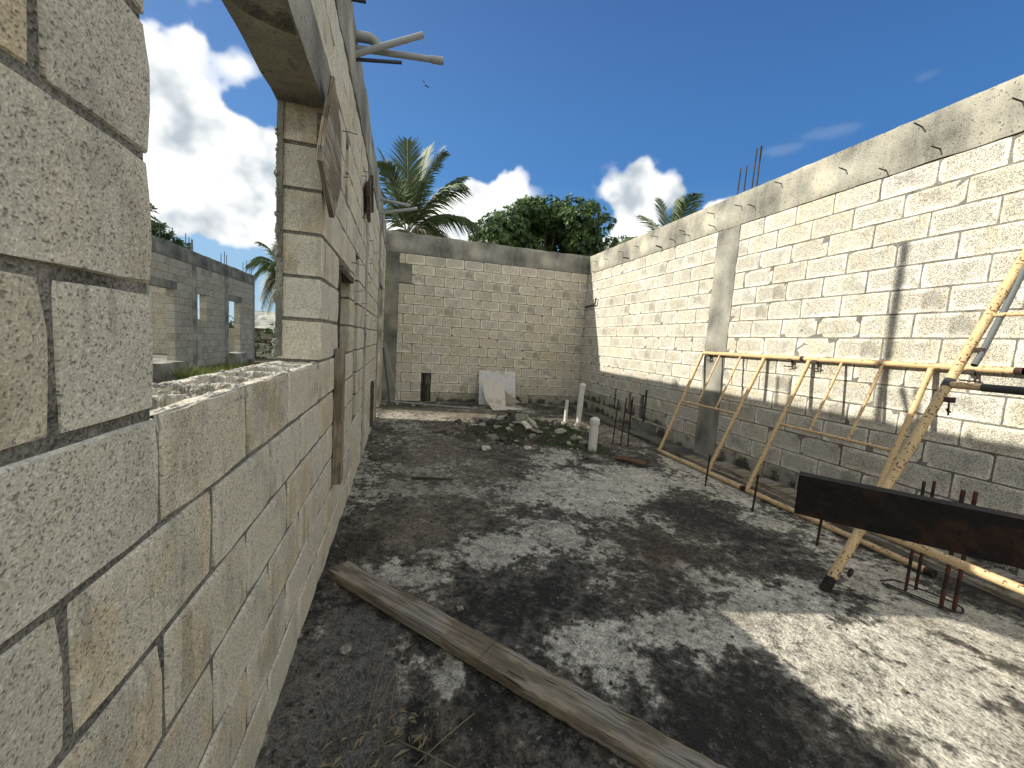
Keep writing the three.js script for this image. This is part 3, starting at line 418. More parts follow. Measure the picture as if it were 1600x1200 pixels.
function floorTex(z0, z1) {
  const W = 2048, LW = 400, F = new Float32Array(LW * LW), Kd = new Float32Array(LW * LW), Kb = new Float32Array(LW * LW), Kg = new Float32Array(LW * LW), LX0 = FX0 - 0.3, LX1 = FX1 + 0.3, LZ0 = z0 - 0.3, LZ1 = z1 + 0.3;
  for (let y = 0; y < LW; y++) for (let x = 0; x < LW; x++) {
    const X = LX0 + (LX1 - LX0) * x / LW, Z = LZ0 + (LZ1 - LZ0) * y / LW, i = y * LW + x;
    for (const [k, cx, cz, a, b, t] of STAINS) { const c = Math.cos(t), s = Math.sin(t), dx = X - cx, dz = Z - cz, u = (dx * c + dz * s) / a, v = (-dx * s + dz * c) / b, q = u * u + v * v; if (q > 5) continue; const w = Math.exp(-q * 0.8); if (k === 'p') F[i] += 0.62 * w; else if (k === 's') F[i] += 0.9 * w; else if (k === 'k') F[i] -= 0.5 * w; else if (k === 'd') Kd[i] = Math.max(Kd[i], w); else if (k === 'b') { Kb[i] = Math.max(Kb[i], w); F[i] -= 0.35 * w; } else Kg[i] = Math.max(Kg[i], w); }
  }
  const N = (c, o, sd) => o > 1 ? wfbm(FX0, FX1, z0, z1, W, W, c, o, sd) : wnoise(FX0, FX1, z0, z1, W, W, c, sd);
  const m = N(0.6, 5, 801), m2 = N(0.2, 6, 831), f = N(0.05, 4, 851), g = N(0.0052, 1, 871), wx = N(0.33, 5, 881), wy = N(0.33, 5, 891), sp = N(0.0095, 1, 895), sc = N(0.022, 3, 898);
  const samp = (A, x, y) => { x = clamp(x, 0, LW - 1.01); y = clamp(y, 0, LW - 1.01); const i = x | 0, j = y | 0, u = x - i, v = y - j, k = j * LW + i; return (A[k] * (1 - u) + A[k + 1] * u) * (1 - v) + (A[k + LW] * (1 - u) + A[k + LW + 1] * u) * v; };
  const hh = new Float32Array(W * W), kx = LW / (LX1 - LX0), kz = LW / (LZ1 - LZ0);
  const map = colTex(W, W, 1, 1, (c, i, x, y) => {
    const X = (FX0 + (FX1 - FX0) * x / W - LX0 + (wx[i] - 0.5) * 0.45) * kx, Y = (z0 + (z1 - z0) * y / W - LZ0 + (wy[i] - 0.5) * 0.45) * kz;
    const p0 = samp(F, X, Y) + (m[i] - 0.5) * 1.7 + (m2[i] - 0.5) * 1.35 + (f[i] - 0.5) * 0.9 + (sc[i] - 0.5) * 0.55 + (sp[i] - 0.5) * 0.16;
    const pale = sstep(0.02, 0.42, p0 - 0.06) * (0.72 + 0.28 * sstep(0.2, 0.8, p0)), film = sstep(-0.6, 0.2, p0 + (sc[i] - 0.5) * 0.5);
    const dirt = clamp(samp(Kd, X, Y) * 1.2 + (m2[i] - 0.5) * 1.0 + (f[i] - 0.5) * 0.5) * (1 - pale * 0.5), br = clamp(samp(Kb, X, Y) * 1.1 + (m2[i] - 0.5) * 0.8), gr = sstep(0.35, 0.5, samp(Kg, X, Y) + (m2[i] - 0.5) * 0.5);
    const v = 0.74 + (f[i] - 0.5) * 0.7 + (sc[i] - 0.5) * 0.7 + (g[i] - 0.5) * 0.75;
    let R = mix(0.030, 0.12, film), G = mix(0.0275, 0.109, film), B = mix(0.0215, 0.085, film);
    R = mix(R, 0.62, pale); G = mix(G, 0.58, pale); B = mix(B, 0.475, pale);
    R = mix(R, 0.22, dirt); G = mix(G, 0.19, dirt); B = mix(B, 0.132, dirt);
    R = mix(R, 0.075, br * 0.85); G = mix(G, 0.055, br * 0.85); B = mix(B, 0.034, br * 0.85);
    R = mix(R, 0.16, gr); G = mix(G, 0.148, gr); B = mix(B, 0.122, gr);
    const w = sstep(0.84, 0.93, sp[i] * 0.72 + g[i] * 0.28) * 0.65 * (1 - pale), pit = sstep(0.17, 0.07, sp[i]) * 0.45;
    c[0] = mix(R * v, 0.45, w) * (1 - pit); c[1] = mix(G * v, 0.42, w) * (1 - pit); c[2] = mix(B * v, 0.35, w) * (1 - pit);
    hh[i] = 0.42 + pale * 0.14 + (m2[i] - 0.5) * 0.4 + (f[i] - 0.5) * 0.3 + (sc[i] - 0.5) * 0.35 + (g[i] - 0.5) * 0.25 + w * 0.3 - pit * 0.3;
  });
  return { map, bump: hTex(W, W, 1, 1, (i) => hh[i]) };
}
function floorY(x, z) { return 0.007 * n3(x * 0.9, 3, z * 0.9) + 0.004 * n3(x * 4, 1, z * 4) + 0.03 * sstep(0.16, 0, x - xL) * (0.5 + 0.5 * n3(x * 3, 7, z * 3)); }
{
  for (const [z0, z1, nz] of [[FZ0, -3.3, 260], [-3.3, FZ1, 300]]) {
    const t = floorTex(z0, z1), g = new THREE.PlaneGeometry(FX1 - FX0, z1 - z0, 220, nz); g.rotateX(-Math.PI / 2); g.translate((FX0 + FX1) / 2, 0, (z0 + z1) / 2);
    const p = g.attributes.position, u = g.attributes.uv; for (let i = 0; i < p.count; i++) { const x = p.getX(i), z = p.getZ(i); u.setXY(i, (x - FX0) / (FX1 - FX0), (z - z0) / (z1 - z0)); const e = x > FX1 - 0.01; p.setX(i, e ? x + 0.02 * n3(1, 2, z * 5) : x); p.setY(i, floorY(x, z) + 0.0025 * n3(x * 14, 5, z * 14)); }
    g.computeVertexNormals();
    structure('floor', g, mat({ map: t.map, bumpMap: t.bump, bumpScale: 0.016, roughness: 0.93 }));
  }
  structure('slab_edge', boxAt(FX0, FX1 - 0.02, -0.35, -0.03, FZ0, FZ1), M.conDark);
  structure('trench_soil', boxAt(FX1 - 0.03, 3.86, -0.4, -0.13, zB, FZ1, 0.05, 0.02, 9, 4), M.soil);
  structure('footing', boxAt(3.80, xR + 0.03, -0.4, -0.012, zB + 0.005, FZ1, 0.05, 0.014, 7, 6), mat({ map: CON.map, bumpMap: CON.bump, bumpScale: 0.014, color: rgb(0.55, 0.54, 0.5) }));
  const q = new THREE.PlaneGeometry(700, 700, 1, 1); q.rotateX(-Math.PI / 2); q.translate(0, -0.2, 0); const uu = q.attributes.uv; for (let i = 0; i < uu.count; i++) uu.setXY(i, uu.getX(i) * 700, uu.getY(i) * 700);
  // the ground is open where the room's slab and trench lie
  const sh = new THREE.Shape([new THREE.Vector2(-350, -350), new THREE.Vector2(350, -350), new THREE.Vector2(350, 350), new THREE.Vector2(-350, 350)]); sh.holes.push(new THREE.Path([new THREE.Vector2(FX0 + 0.03, -FZ1 + 0.02), new THREE.Vector2(FX0 + 0.03, -FZ0 - 0.1), new THREE.Vector2(xR + 0.02, -FZ0 - 0.1), new THREE.Vector2(xR + 0.02, -FZ1 + 0.02)]));
  const gg = new THREE.ShapeGeometry(sh); gg.rotateX(-Math.PI / 2); gg.translate(0, -0.2, 0); const gp = gg.attributes.position, gu = gg.attributes.uv; for (let i = 0; i < gp.count; i++) gu.setXY(i, gp.getX(i) * 0.55, gp.getZ(i) * 0.55);
  structure('ground', gg, mat({ map: SOIL.map, bumpMap: SOIL.bump, bumpScale: 0.03, color: rgb(1.25, 1.25, 1.1) }));
}
const stuff = (o, label, category) => { o.userData = { kind: 'stuff', label, category }; return o; };
{ // loose grit on the slab
  const r = rng(900), N = 3800, g = rock(1, 3.3, 0, 0.7), im = new THREE.InstancedMesh(g, M.stone, N), m4 = new THREE.Matrix4(), q = new THREE.Quaternion(), e = new THREE.Euler(), c = new THREE.Color();
  for (let k = 0; k < N; k++) { const wallside = r() < 0.35, x = wallside ? xL + 0.03 + r() * r() * 0.5 : xL + 0.05 + r() * 3.9, z = -8.6 + r() * 8.6, s = 0.002 + 0.011 * Math.pow(r(), 3.4); e.set(r() * 6, r() * 6, r() * 6); m4.compose(V(Math.min(x, 3.58), floorY(x, z) + s * 0.35, z), q.setFromEuler(e), V(s, s, s)); im.setMatrixAt(k, m4); const v = r() < 0.35 ? 1 : 0.25 + r() * 0.3; im.setColorAt(k, c.setRGB(v, v * 0.97, v * 0.9)); }
  im.name = 'floor_grit'; shade(im); scene.add(stuff(im, 'fine grit and pale crumbs strewn over the stained floor', 'grit'));
}

// ---------------------------------------------------------------- scaffold frames
function clip(parent, p, s = 1, ry = 0) { // pigtail pin hanging from a tube
  const a = new THREE.TorusGeometry(0.032 * s, 0.005, 6, 16, 4.4); orient(a, [0, -0.045 * s, 0], 0, 0, 0.6); const b = bar([-0.03 * s, -0.03 * s, 0], [-0.03 * s, -0.10 * s, 0.005], 0.005, 6), c = bar([-0.06 * s, -0.075 * s, 0.01], [0.05 * s, -0.07 * s, -0.005], 0.006, 6), d = boxAt(-0.02, 0.02, -0.02, 0.012, -0.026, 0.026);
  const g = mergeGeometries([a, b, c, d]); orient(g, p, 0, ry, 0); return part('pin_clip', g, M.iron, parent);
}
function leanFrame(label, z0, z1, pz, clips) {
  const xb = 3.445, yb = 0.034, xt = 4.028, yt = 1.405, at = (t, z) => [mix(xb, xt, t), mix(yb, yt, t), z];
  const o = thing('scaffolding', label, 'scaffolding', [xb, 0, (z0 + z1) / 2], 'yellow frames leaning on the wall');
  part('top_rail', bar(at(1, z0 - 0.05), at(1, z1), 0.0235, 14), M.paint, o);
  part('bottom_rail', bar(at(0, z0), at(0, z1), 0.0225, 14), M.paint, o);
  for (const [a, b] of pz) part('post', bar(at(0.012, a), at(0.985, b), 0.0215, 14), M.paint, o);
  const [p0, p1] = pz, zm = (p, t) => mix(p[0], p[1], t);
  part('middle_rail', bar(at(0.505, zm(p0, 0.5)), at(0.505, zm(p1, 0.5)), 0.0135, 10), M.paint, o);
  for (const k of [0.32, 0.66]) part('rung', bar(at(0.505, mix(zm(p0, 0.5), zm(p1, 0.5), k)), at(0.985, mix(p0[1], p1[1], k)), 0.0125, 10), M.paint, o);
  for (const z of clips) clip(o, [xt - 0.005, yt - 0.02, z], 1, Math.PI / 2 + 0.3);
  part('rusty_end', bar(at(0.0, z1 - 0.02), at(0, z1 + 0.03), 0.026, 12), M.rust, o); part('rusty_end', bar(at(1, z1 - 0.04), at(1, z1), 0.0255, 12), M.rust, o);
}
leanFrame('yellow scaffold frame leaning on the sunlit wall in front of the concrete column', -4.72, -3.29, [[-4.72, -4.78], [-3.8, -3.77]], [-4.66, -3.45]);
leanFrame('yellow scaffold frame leaning on the sunlit wall, nearer one beside the steep tube', -3.24, -1.74, [[-3.24, -3.23], [-2.2, -2.23]], [-3.17, -2.0]);
{
  const at = (y, z) => [2.53 + y * 0.633, y, z], o = thing('scaffolding', 'steep peeling scaffold frame with taped rail, its foot on the sunlit floor patch', 'scaffolding', [2.53, 0, -1.74]);
  const zq = (y) => -1.74 - y * 0.017;
  part('post', bar(at(0.05, zq(0)), at(2.36, zq(2.36)), 0.027, 16), M.paint, o);
  part('post', bar(at(0.05, -0.45), at(2.36, -0.45), 0.027, 16), M.paint, o);
  part('post_foot', bar(at(0.0, zq(0)), at(0.075, zq(0)), 0.03, 12, 0.028), M.rust, o);
  part('post_foot', bar(at(0.0, -0.45), at(0.075, -0.45), 0.03, 12, 0.028), M.rust, o);
  part('bottom_rail', bar(at(0.4, zq(0.4)), at(0.4, -0.45), 0.0225, 14), M.paint, o);
  const mr = part('middle_rail', bar(at(1.29, zq(1.3)), at(1.29, -0.45), 0.0215, 14), M.paint, o); void mr;
  part('tape_wrap', bar(at(1.29, -1.6), at(1.29, -0.7), 0.0235, 14), M.tape, o);
  part('tape_wrap', bar(at(1.27, zq(1.27)), at(1.32, zq(1.32)), 0.0285, 14), M.tape, o);
  part('rung', bar(at(1.75, zq(1.75)), at(1.75, -0.45), 0.0135, 10), M.paint, o);
  clip(o, [at(1.2, -1.72)[0] + 0.02, 1.2, -1.72], 1, 0.5); clip(o, [at(1.5, -1.72)[0] + 0.02, 1.52, -1.72], 0.8, 0.5);
  const lug = new THREE.TorusGeometry(0.02, 0.009, 8, 14); orient(lug, [at(0.14, -1.7)[0] + 0.03, 0.13, -1.69], 0.3, 0.7, 0); part('lug', lug, M.iron, o);
  single('hose', tubePath([[3.44, 1.42, -1.70], [3.5, 1.5, -1.705], [3.62, 1.68, -1.72], [3.8, 1.98, -1.74], [3.98, 2.36, -1.76], [4.02, 2.6, -1.77]], 0.017, 40, 10), M.hose, 'dark grey hose strapped alongside the steep scaffold post', 'hose', [3.44, 1.42, -1.7]);
  single('tie_wire', [tubePath([[2.52, 0.012, -1.74], [2.58, 0.02, -1.69], [2.66, 0.012, -1.66], [2.73, 0.01, -1.58]], 0.004, 20, 6), tubePath([[2.53, 0.016, -1.73], [2.6, 0.012, -1.67], [2.68, 0.012, -1.63], [2.72, 0.012, -1.57]], 0.003, 20, 6)], M.dark, 'black wire lying on the floor at the foot of the steep scaffold post', 'wire', [2.6, 0, -1.68]);
}
{ // rusty steel channel that juts in close by the camera, carried by two posts to the right
  const A = V(0.682, 0, -0.538), d = V(0.625, 0, 0.781).normalize(), n = V(d.z, 0, -d.x), L = 1.7, y0 = 1.105, y1 = 1.175;
  const o = thing('steel_channel', 'black rusty steel channel jutting in across the lower right foreground', 'steel beam', [A.x, y0, A.z]);
  const slab = (u0, u1, a, b, w0, w1, nm, s) => { const g = new THREE.BoxGeometry(u1 - u0, b - a, w1 - w0, 60, 4, 2); g.translate((u0 + u1) / 2, (a + b) / 2, (w0 + w1) / 2); metreUV(g); rough(g, 0.0011, 40, s); g.applyMatrix4(new THREE.Matrix4().makeBasis(d, UP, n.clone().negate()).setPosition(A.x, 0, A.z)); return part(nm, g, M.rustBlack, o); };
  slab(0, L, y0, y1, -0.004, 0, 'web', 3); slab(0.001, L, y0 + 0.001, y0 + 0.005, -0.034, -0.0045, 'flange', 5); slab(0.001, L, y1 - 0.005, y1 - 0.001, -0.034, -0.0045, 'flange', 6);
  for (const [k, w] of [[0.95, 'inner'], [1.55, 'outer']]) { const p = A.clone().addScaledVector(d, k); const s = thing('scaffold_post', w === 'inner' ? 'upright scaffold tube carrying the rusty channel, nearer the window' : 'upright scaffold tube carrying the end of the rusty channel', 'scaffolding', [p.x, 0, p.z]); part('tube', bar([p.x, 0.006, p.z], [p.x, y0 - 0.002, p.z], 0.024, 14), M.paint, s); part('base_plate', boxAt(p.x - 0.07, p.x + 0.07, 0.0, 0.008, p.z - 0.07, p.z + 0.07), M.rust, s); }
}

// ---------------------------------------------------------------- bars standing in the floor
function barCluster(label, list, loops) { const o = thing('rebar_cluster', label, 'rebar', [list[0][0], 0, list[0][1]]); for (const [x, z, h, r, lx, lz] of list) part('rebar', bar([x, -0.03, z], [x + (lx || 0), h, z + (lz || 0)], r, 8), M.rebar, o); for (const pts of loops || []) part('stirrup', tubePath(pts, 0.005, 40, 6), M.iron, o); }
barCluster('four dark red reinforcing bars standing by the capped white pipe', [[3.0, -5.2, 0.66, 0.009, 0.03, 0], [3.09, -5.13, 0.7, 0.009, 0.02, 0.01], [3.16, -5.05, 0.68, 0.009, -0.01, 0], [3.26, -5.22, 0.7, 0.009, 0.01, 0.01]]);
barCluster('four thick dark red reinforcing bars standing behind the rusty channel', [[3.08, -1.65, 0.7, 0.0085, 0.0, 0], [3.16, -1.645, 0.7, 0.0085, 0.0, 0], [3.085, -1.48, 0.71, 0.0105, 0.01, 0], [3.14, -1.45, 0.71, 0.0105, 0.0, 0]], [[[2.98, 0.012, -1.72], [3.0, 0.012, -1.62], [3.05, 0.015, -1.44], [3.13, 0.013, -1.41], [3.2, 0.013, -1.46], [3.15, 0.02, -1.62], [3.1, 0.02, -1.72], [3.0, 0.014, -1.74]], [[2.99, 0.02, -1.7], [3.04, 0.022, -1.5], [3.1, 0.02, -1.4], [3.17, 0.02, -1.43]]]);
for (const [x, z, h, l] of [[3.13, -3.46, 0.34, 'thin black dowel bar standing in the floor before the farther yellow frame'], [3.09, -2.82, 0.34, 'thin black dowel bar standing in the floor before the nearer yellow frame'], [3.07, -2.21, 0.34, 'thin black dowel bar standing in the floor just under the rusty channel end']]) { const o = thing('dowel_bar', l, 'rebar', [x, 0, z], 'dowel bars in a row'); part('bar', bar([x, -0.03, z], [x + 0.015, h, z], 0.0085, 8), M.rust, o); }

// ---------------------------------------------------------------- white waste pipes
function wastePipe(label, x, z, h, r, cap, lean) {
  const o = thing('waste_pipe', label, 'pipe', [x, 0, z], 'white plastic pipes'), t = [x + lean, h - (cap ? r * 0.5 : 0), z];
  part('pipe', bar([x, -0.08, z], t, r, 24), M.pvc, o);
  if (cap) { const L = [[0, r * 0.62], [r * 0.55, r * 0.53], [r * 0.92, r * 0.3], [r * 1.12, 0], [r * 1.12, -r * 1.1], [r * 1.0, -r * 1.12]].reverse().map(([a, b]) => new THREE.Vector2(a, b)); const g = new THREE.LatheGeometry(L, 24); g.translate(t[0], t[1], t[2]); part('cap', g, M.pvc, o); }
  else { const g = new THREE.TorusGeometry(r * 0.9, r * 0.1, 6, 20); orient(g, t, Math.PI / 2, 0, 0); part('rim', g, M.pvc, o); }
}
wastePipe('thin open white plastic pipe standing at the rubble heap', 2.83, -6.6, 0.43, 0.031, false, 0.005);
wastePipe('tall capped white plastic pipe standing behind the rubble heap', 3.05, -6.55, 0.74, 0.05, true, 0.035);
wastePipe('short thick capped white plastic pipe right of the rubble heap', 2.49, -4.83, 0.46, 0.058, true, 0.005);

// ---------------------------------------------------------------- rubble heap
{
  const cx = 1.88, cz2 = -5.95, rx = 1.2, rz = 1.12, o = thing('rubble_heap', 'low heap of dark soil, broken concrete and weeds on the floor', 'rubble heap', [cx, 0, cz2]);
  const hm = (x, z) => { const u = (x - cx) / rx, v = (z - cz2) / rz, w = Math.atan2(v, u), rr = Math.hypot(u, v) / (1 + 0.22 * n3(Math.cos(w) * 1.7 + 5, Math.sin(w) * 1.7, 2)); return -0.03 + 0.28 * sstep(1, 0.05, rr) * (0.75 + 0.6 * n3(x * 2.6, 4, z * 2.6)) + (rr < 1 ? 0.03 * n3(x * 9, 1, z * 9) + 0.016 * n3(x * 23, 1, z * 23) : 0); };
  const g = new THREE.PlaneGeometry(rx * 2.7, rz * 2.7, 110, 100); g.rotateX(-Math.PI / 2); g.translate(cx, 0, cz2); const p = g.attributes.position, uv = g.attributes.uv; for (let i = 0; i < p.count; i++) { p.setY(i, hm(p.getX(i), p.getZ(i))); uv.setXY(i, p.getX(i) * 1.3, p.getZ(i) * 1.3); } g.computeVertexNormals(); part('soil', g, M.soil, o);
  const r = rng(410);
  const vs = []; for (let k = 0; k < 8; k++) vs.push(rock(1, k * 4.4, 1, 0.55 + 0.25 * r()));
  for (let k = 0; k < 270; k++) { const a = r() * 6.283, q = Math.sqrt(r()) * 0.98, back = r() < 0.3, x = cx + Math.cos(a) * rx * q, z = back ? cz2 - 0.3 - r() * 0.7 : cz2 + Math.sin(a) * rz * q, s = 0.014 + 0.055 * Math.pow(r(), 2.2); const m = local('stone', vs[(r() * 8) | 0], r() < 0.3 ? M.stone : r() < 0.18 ? M.stoneWhite : M.stoneDark, o); m.position.set(x - cx, Math.max(0.005, hm(x, z)) + s * 0.22, z - cz2); m.scale.set(s * (0.8 + r()), s, s * (0.8 + r() * 0.6)); m.rotation.set(r() * 0.8, r() * 6, r() * 0.8); }
  for (let k = 0; k < 9; k++) { const L = 0.1 + r() * 0.16, q = boxAt(-L / 2, L / 2, 0, 0.02, -0.05, 0.05, 0.03, 0.008, 12, k); const m = local('slab_shard', q, k % 3 ? M.stone : M.stoneWhite, o), x = (r() - 0.5) * 1.6, z = -0.6 + r() * 1.1; m.position.set(x, hm(cx + x, cz2 + z) + 0.015, z); m.rotation.set((r() - 0.5) * 0.7, r() * 6, (r() - 0.5) * 0.7); }
  { const gs = []; for (let k = 0; k < 1500; k++) { const a = r() * 6.283, q = Math.pow(r(), 0.6) * 1.08, x = cx + Math.cos(a) * rx * q, z = cz2 + Math.sin(a) * rz * q, s = 0.005 + 0.014 * r() * r(), t = rock(s, k * 1.7, 0, 0.8); t.translate(x, Math.max(0.003, hm(x, z)) + s * 0.3, z); gs.push(t); } const lt = gs.filter((_, i) => i % 3 === 0), dkk = gs.filter((_, i) => i % 3); part('gravel', lt, M.stoneWhite, o).userData.kind = 'stuff'; part('gravel', dkk, M.stoneDark, o).userData.kind = 'stuff'; }
  // weeds
  const ps = [], nb = (x, y, z, h, w, a, b) => { const dx = Math.cos(a), dz = Math.sin(a), lx = Math.cos(b) * h * 0.5, lz = Math.sin(b) * h * 0.5; ps.push(x - dx * w, y, z - dz * w, x + dx * w, y, z + dz * w, x + lx, y + h, z + lz); };
  for (let k = 0; k < 9000; k++) { const pc = [[0.25, 0.55, 0.42], [-0.35, 0.3, 0.5], [0.6, 0.2, 0.35], [0.1, -0.4, 0.5], [0.72, 0.9, 0.12], [0.45, 0.75, 0.25]][(r() * 6) | 0], a = r() * 6.283, q = Math.pow(r(), 0.7) * pc[2], x = cx + pc[0] + Math.cos(a) * q, z = cz2 + pc[1] + Math.sin(a) * q * 0.8; if (n3(x * 5, 8, z * 5) < -0.08) continue; nb(x, Math.max(0, hm(x, z)) - 0.004, z, 0.015 + 0.045 * r(), 0.003 + 0.005 * r(), r() * 6.28, r() * 6.28); }
  for (let k = 0; k < 260; k++) { const x = 2.52 + (r() - 0.5) * 0.3, z = -4.8 + (r() - 0.5) * 0.22; nb(x, 0, z, 0.03 + 0.06 * r(), 0.003, r() * 6.28, r() * 6.28); }
  const wg = new THREE.BufferGeometry(); wg.setAttribute('position', new THREE.Float32BufferAttribute(ps, 3)); wg.computeVertexNormals(); const w = part('weeds', wg, M.moss, o); w.userData.kind = 'stuff';
  // sprig with broad leaves on top
  const lp = []; for (let k = 0; k < 14; k++) { const a = r() * 6.28, y = 0.24 + r() * 0.14, x = 2.06 + (r() - 0.5) * 0.08, z = -6.35 + (r() - 0.5) * 0.08, L = 0.05; lp.push(x, y, z, x + Math.cos(a) * L - Math.sin(a) * 0.018, y + 0.02, z + Math.sin(a) * L + Math.cos(a) * 0.018, x + Math.cos(a) * L + Math.sin(a) * 0.018, y + 0.01, z + Math.sin(a) * L - Math.cos(a) * 0.018); } const lg = new THREE.BufferGeometry(); lg.setAttribute('position', new THREE.Float32BufferAttribute(lp, 3)); lg.computeVertexNormals(); part('sprig', lg, M.leafLight, o);
}
// loose lumps on the floor, each a thing of its own
for (const [x, z, s, m, l] of [[1.06, -4.92, 0.06, 'stoneWhite', 'flat white chip of plaster lying in front of the rubble heap'], [1.62, -4.95, 0.05, 'stoneWhite', 'upright white shard at the front edge of the rubble heap'], [-0.19, -1.73, 0.026, 'stone', 'small grey lump of mortar on the smooth cement patch beside the left wall'], [1.55, -4.5, 0.045, 'stone', 'grey stone on the pale floor patch before the rubble heap'], [2.25, -4.5, 0.05, 'stoneDark', 'dark stone on the floor between the heap and the wood chip'], [-0.22, -3.5, 0.06, 'stone', 'broken lump of block against the foot of the left wall'], [-0.25, -4.6, 0.06, 'stoneDark', 'dark clod by the left wall near the shaded doorway'], [0.33, -1.93, 0.018, 'stone', 'pebble on the black floor stain behind the old plank'], [0.12, -1.62, 0.016, 'stoneWhite', 'tiny white chip on the floor under the old plank']]) { const g = rock(s, x * 7 + z, 1, 0.6); g.translate(x, s * 0.4 + floorY(x, z), z); single('rubble_lump', g, M[m], l, 'stone', [x, 0, z], 'loose lumps on the floor'); }
{ const o = thing('wall_debris', 'crumbs of mortar and block gathered along the foot of the left wall', 'rubble', [xL + 0.1, 0, -3]), r = rng(640), vs = [0, 1, 2, 3].map((k) => rock(1, k * 6.1, 1, 0.6)); for (let k = 0; k < 150; k++) { const z = -0.7 - r() * 6, x = xL + 0.02 + Math.pow(r(), 2.2) * 0.35, s = 0.005 + 0.018 * Math.pow(r(), 2.5), m = local('crumb', vs[(r() * 4) | 0], r() < 0.5 ? M.stone : M.stoneDark, o); m.position.set(x - xL - 0.1, floorY(x, z) + s * 0.3, z + 3); m.scale.set(s * (0.8 + r() * 0.8), s, s); m.rotation.set(r(), r() * 6, r()); } }
single('wood_chip', orient(boxAt(-0.2, 0.2, 0, 0.018, -0.04, 0.04, 0.04, 0.008, 9, 4), [2.73, 0.03, -4.28], 0.1, -0.95, 0.04), M.woodRed, 'reddish splintered wood chip on the floor near the red bars', 'wood', [2.73, 0, -4.28]);
{ const o = thing('wood_scraps', 'small pile of pale broken battens left of the rubble heap', 'wood', [0.72, 0, -5.85]); for (const [a, b, t] of [[0.6, -5.9, 0.5], [0.75, -5.8, 0.8], [0.8, -5.95, 0.35]]) part('batten', orient(boxAt(-0.16, 0.16, 0, 0.02, -0.025, 0.025), [a, 0.012 + t * 0.03, b], 0.05, t, 0.05), M.wood, o); }
single('batten', orient(boxAt(-0.2, 0.2, 0, 0.018, -0.012, 0.012), [0.32, 0.012, -3.85], 0, -0.25, 0.02), M.woodDark, 'short dark batten lying alone on the dusty floor', 'wood', [0.32, 0, -3.85]);

// ---------------------------------------------------------------- planks
{
  const A = V(-0.305, 0, -2.335), B = V(1.5, 0, -0.352), d = B.clone().sub(A), L = d.length(), ang = Math.atan2(-d.z, d.x);
  const o = thing('old_plank', 'long weathered grey timber lying across the floor from the left wall', 'plank', [A.x, 0, A.z]);
  const mk = (u0, u1, w, h, amp, nm, sd, m) => { const g = new THREE.BoxGeometry(u1 - u0, h, w, Math.round((u1 - u0) / 0.02), 5, 9); g.translate((u0 + u1) / 2, h / 2, 0); metreUV(g); const p = g.attributes.position; for (let i = 0; i < p.count; i++) { const x = p.getX(i), y = p.getY(i), z = p.getZ(i), rot = sstep(0.95, 1.5, x); const e = Math.abs(z) / (w / 2); p.setY(i, y + (y > h * 0.5 ? (0.003 + rot * 0.007) * fbm3(x * 1.5, z * 60, sd, 3) - rot * e * e * 0.009 * (0.6 + n3(x * 14, 2, sd)) - 0.012 * rot * sstep(0.35, 0.6, n3(x * 3.3, z * 26, sd + 4) + 0.2 * n3(x * 20, z * 50, 2)) : 0)); p.setZ(i, z + (0.0015 + rot * 0.006) * (n3(x * 24, y * 22, z > 0 ? 3 : 9) + 0.6 * n3(x * 60, y * 40, z > 0 ? 5 : 1))); } g.computeVertexNormals(); orient(g, [A.x, 0.012, A.z], 0, ang, 0); return part(nm, g, m, o); };
  mk(0, 1.04, 0.125, 0.05, 0.003, 'board', 2, M.wood); mk(1.0435, L, 0.13, 0.05, 0.01, 'board', 5, M.wood);
}
for (const [x0, x1, y, z0, z1, l, k] of [[3.64, 3.82, -0.01, -4.5, -1.2, 'grey plank lying along the foot of the sunlit wall, lower of the pair', 1], [3.70, 3.92, 0.034, -4.05, -1.5, 'grey plank lying along the foot of the sunlit wall, upper of the pair', 2]]) { const g = boxAt(x0, x1, y, y + 0.04, z0, z1, 0.06, 0.006, 5, k * 9); single('plank', g, M.wood, l, 'plank', [(x0 + x1) / 2, y, (z0 + z1) / 2], 'planks along the wall'); }
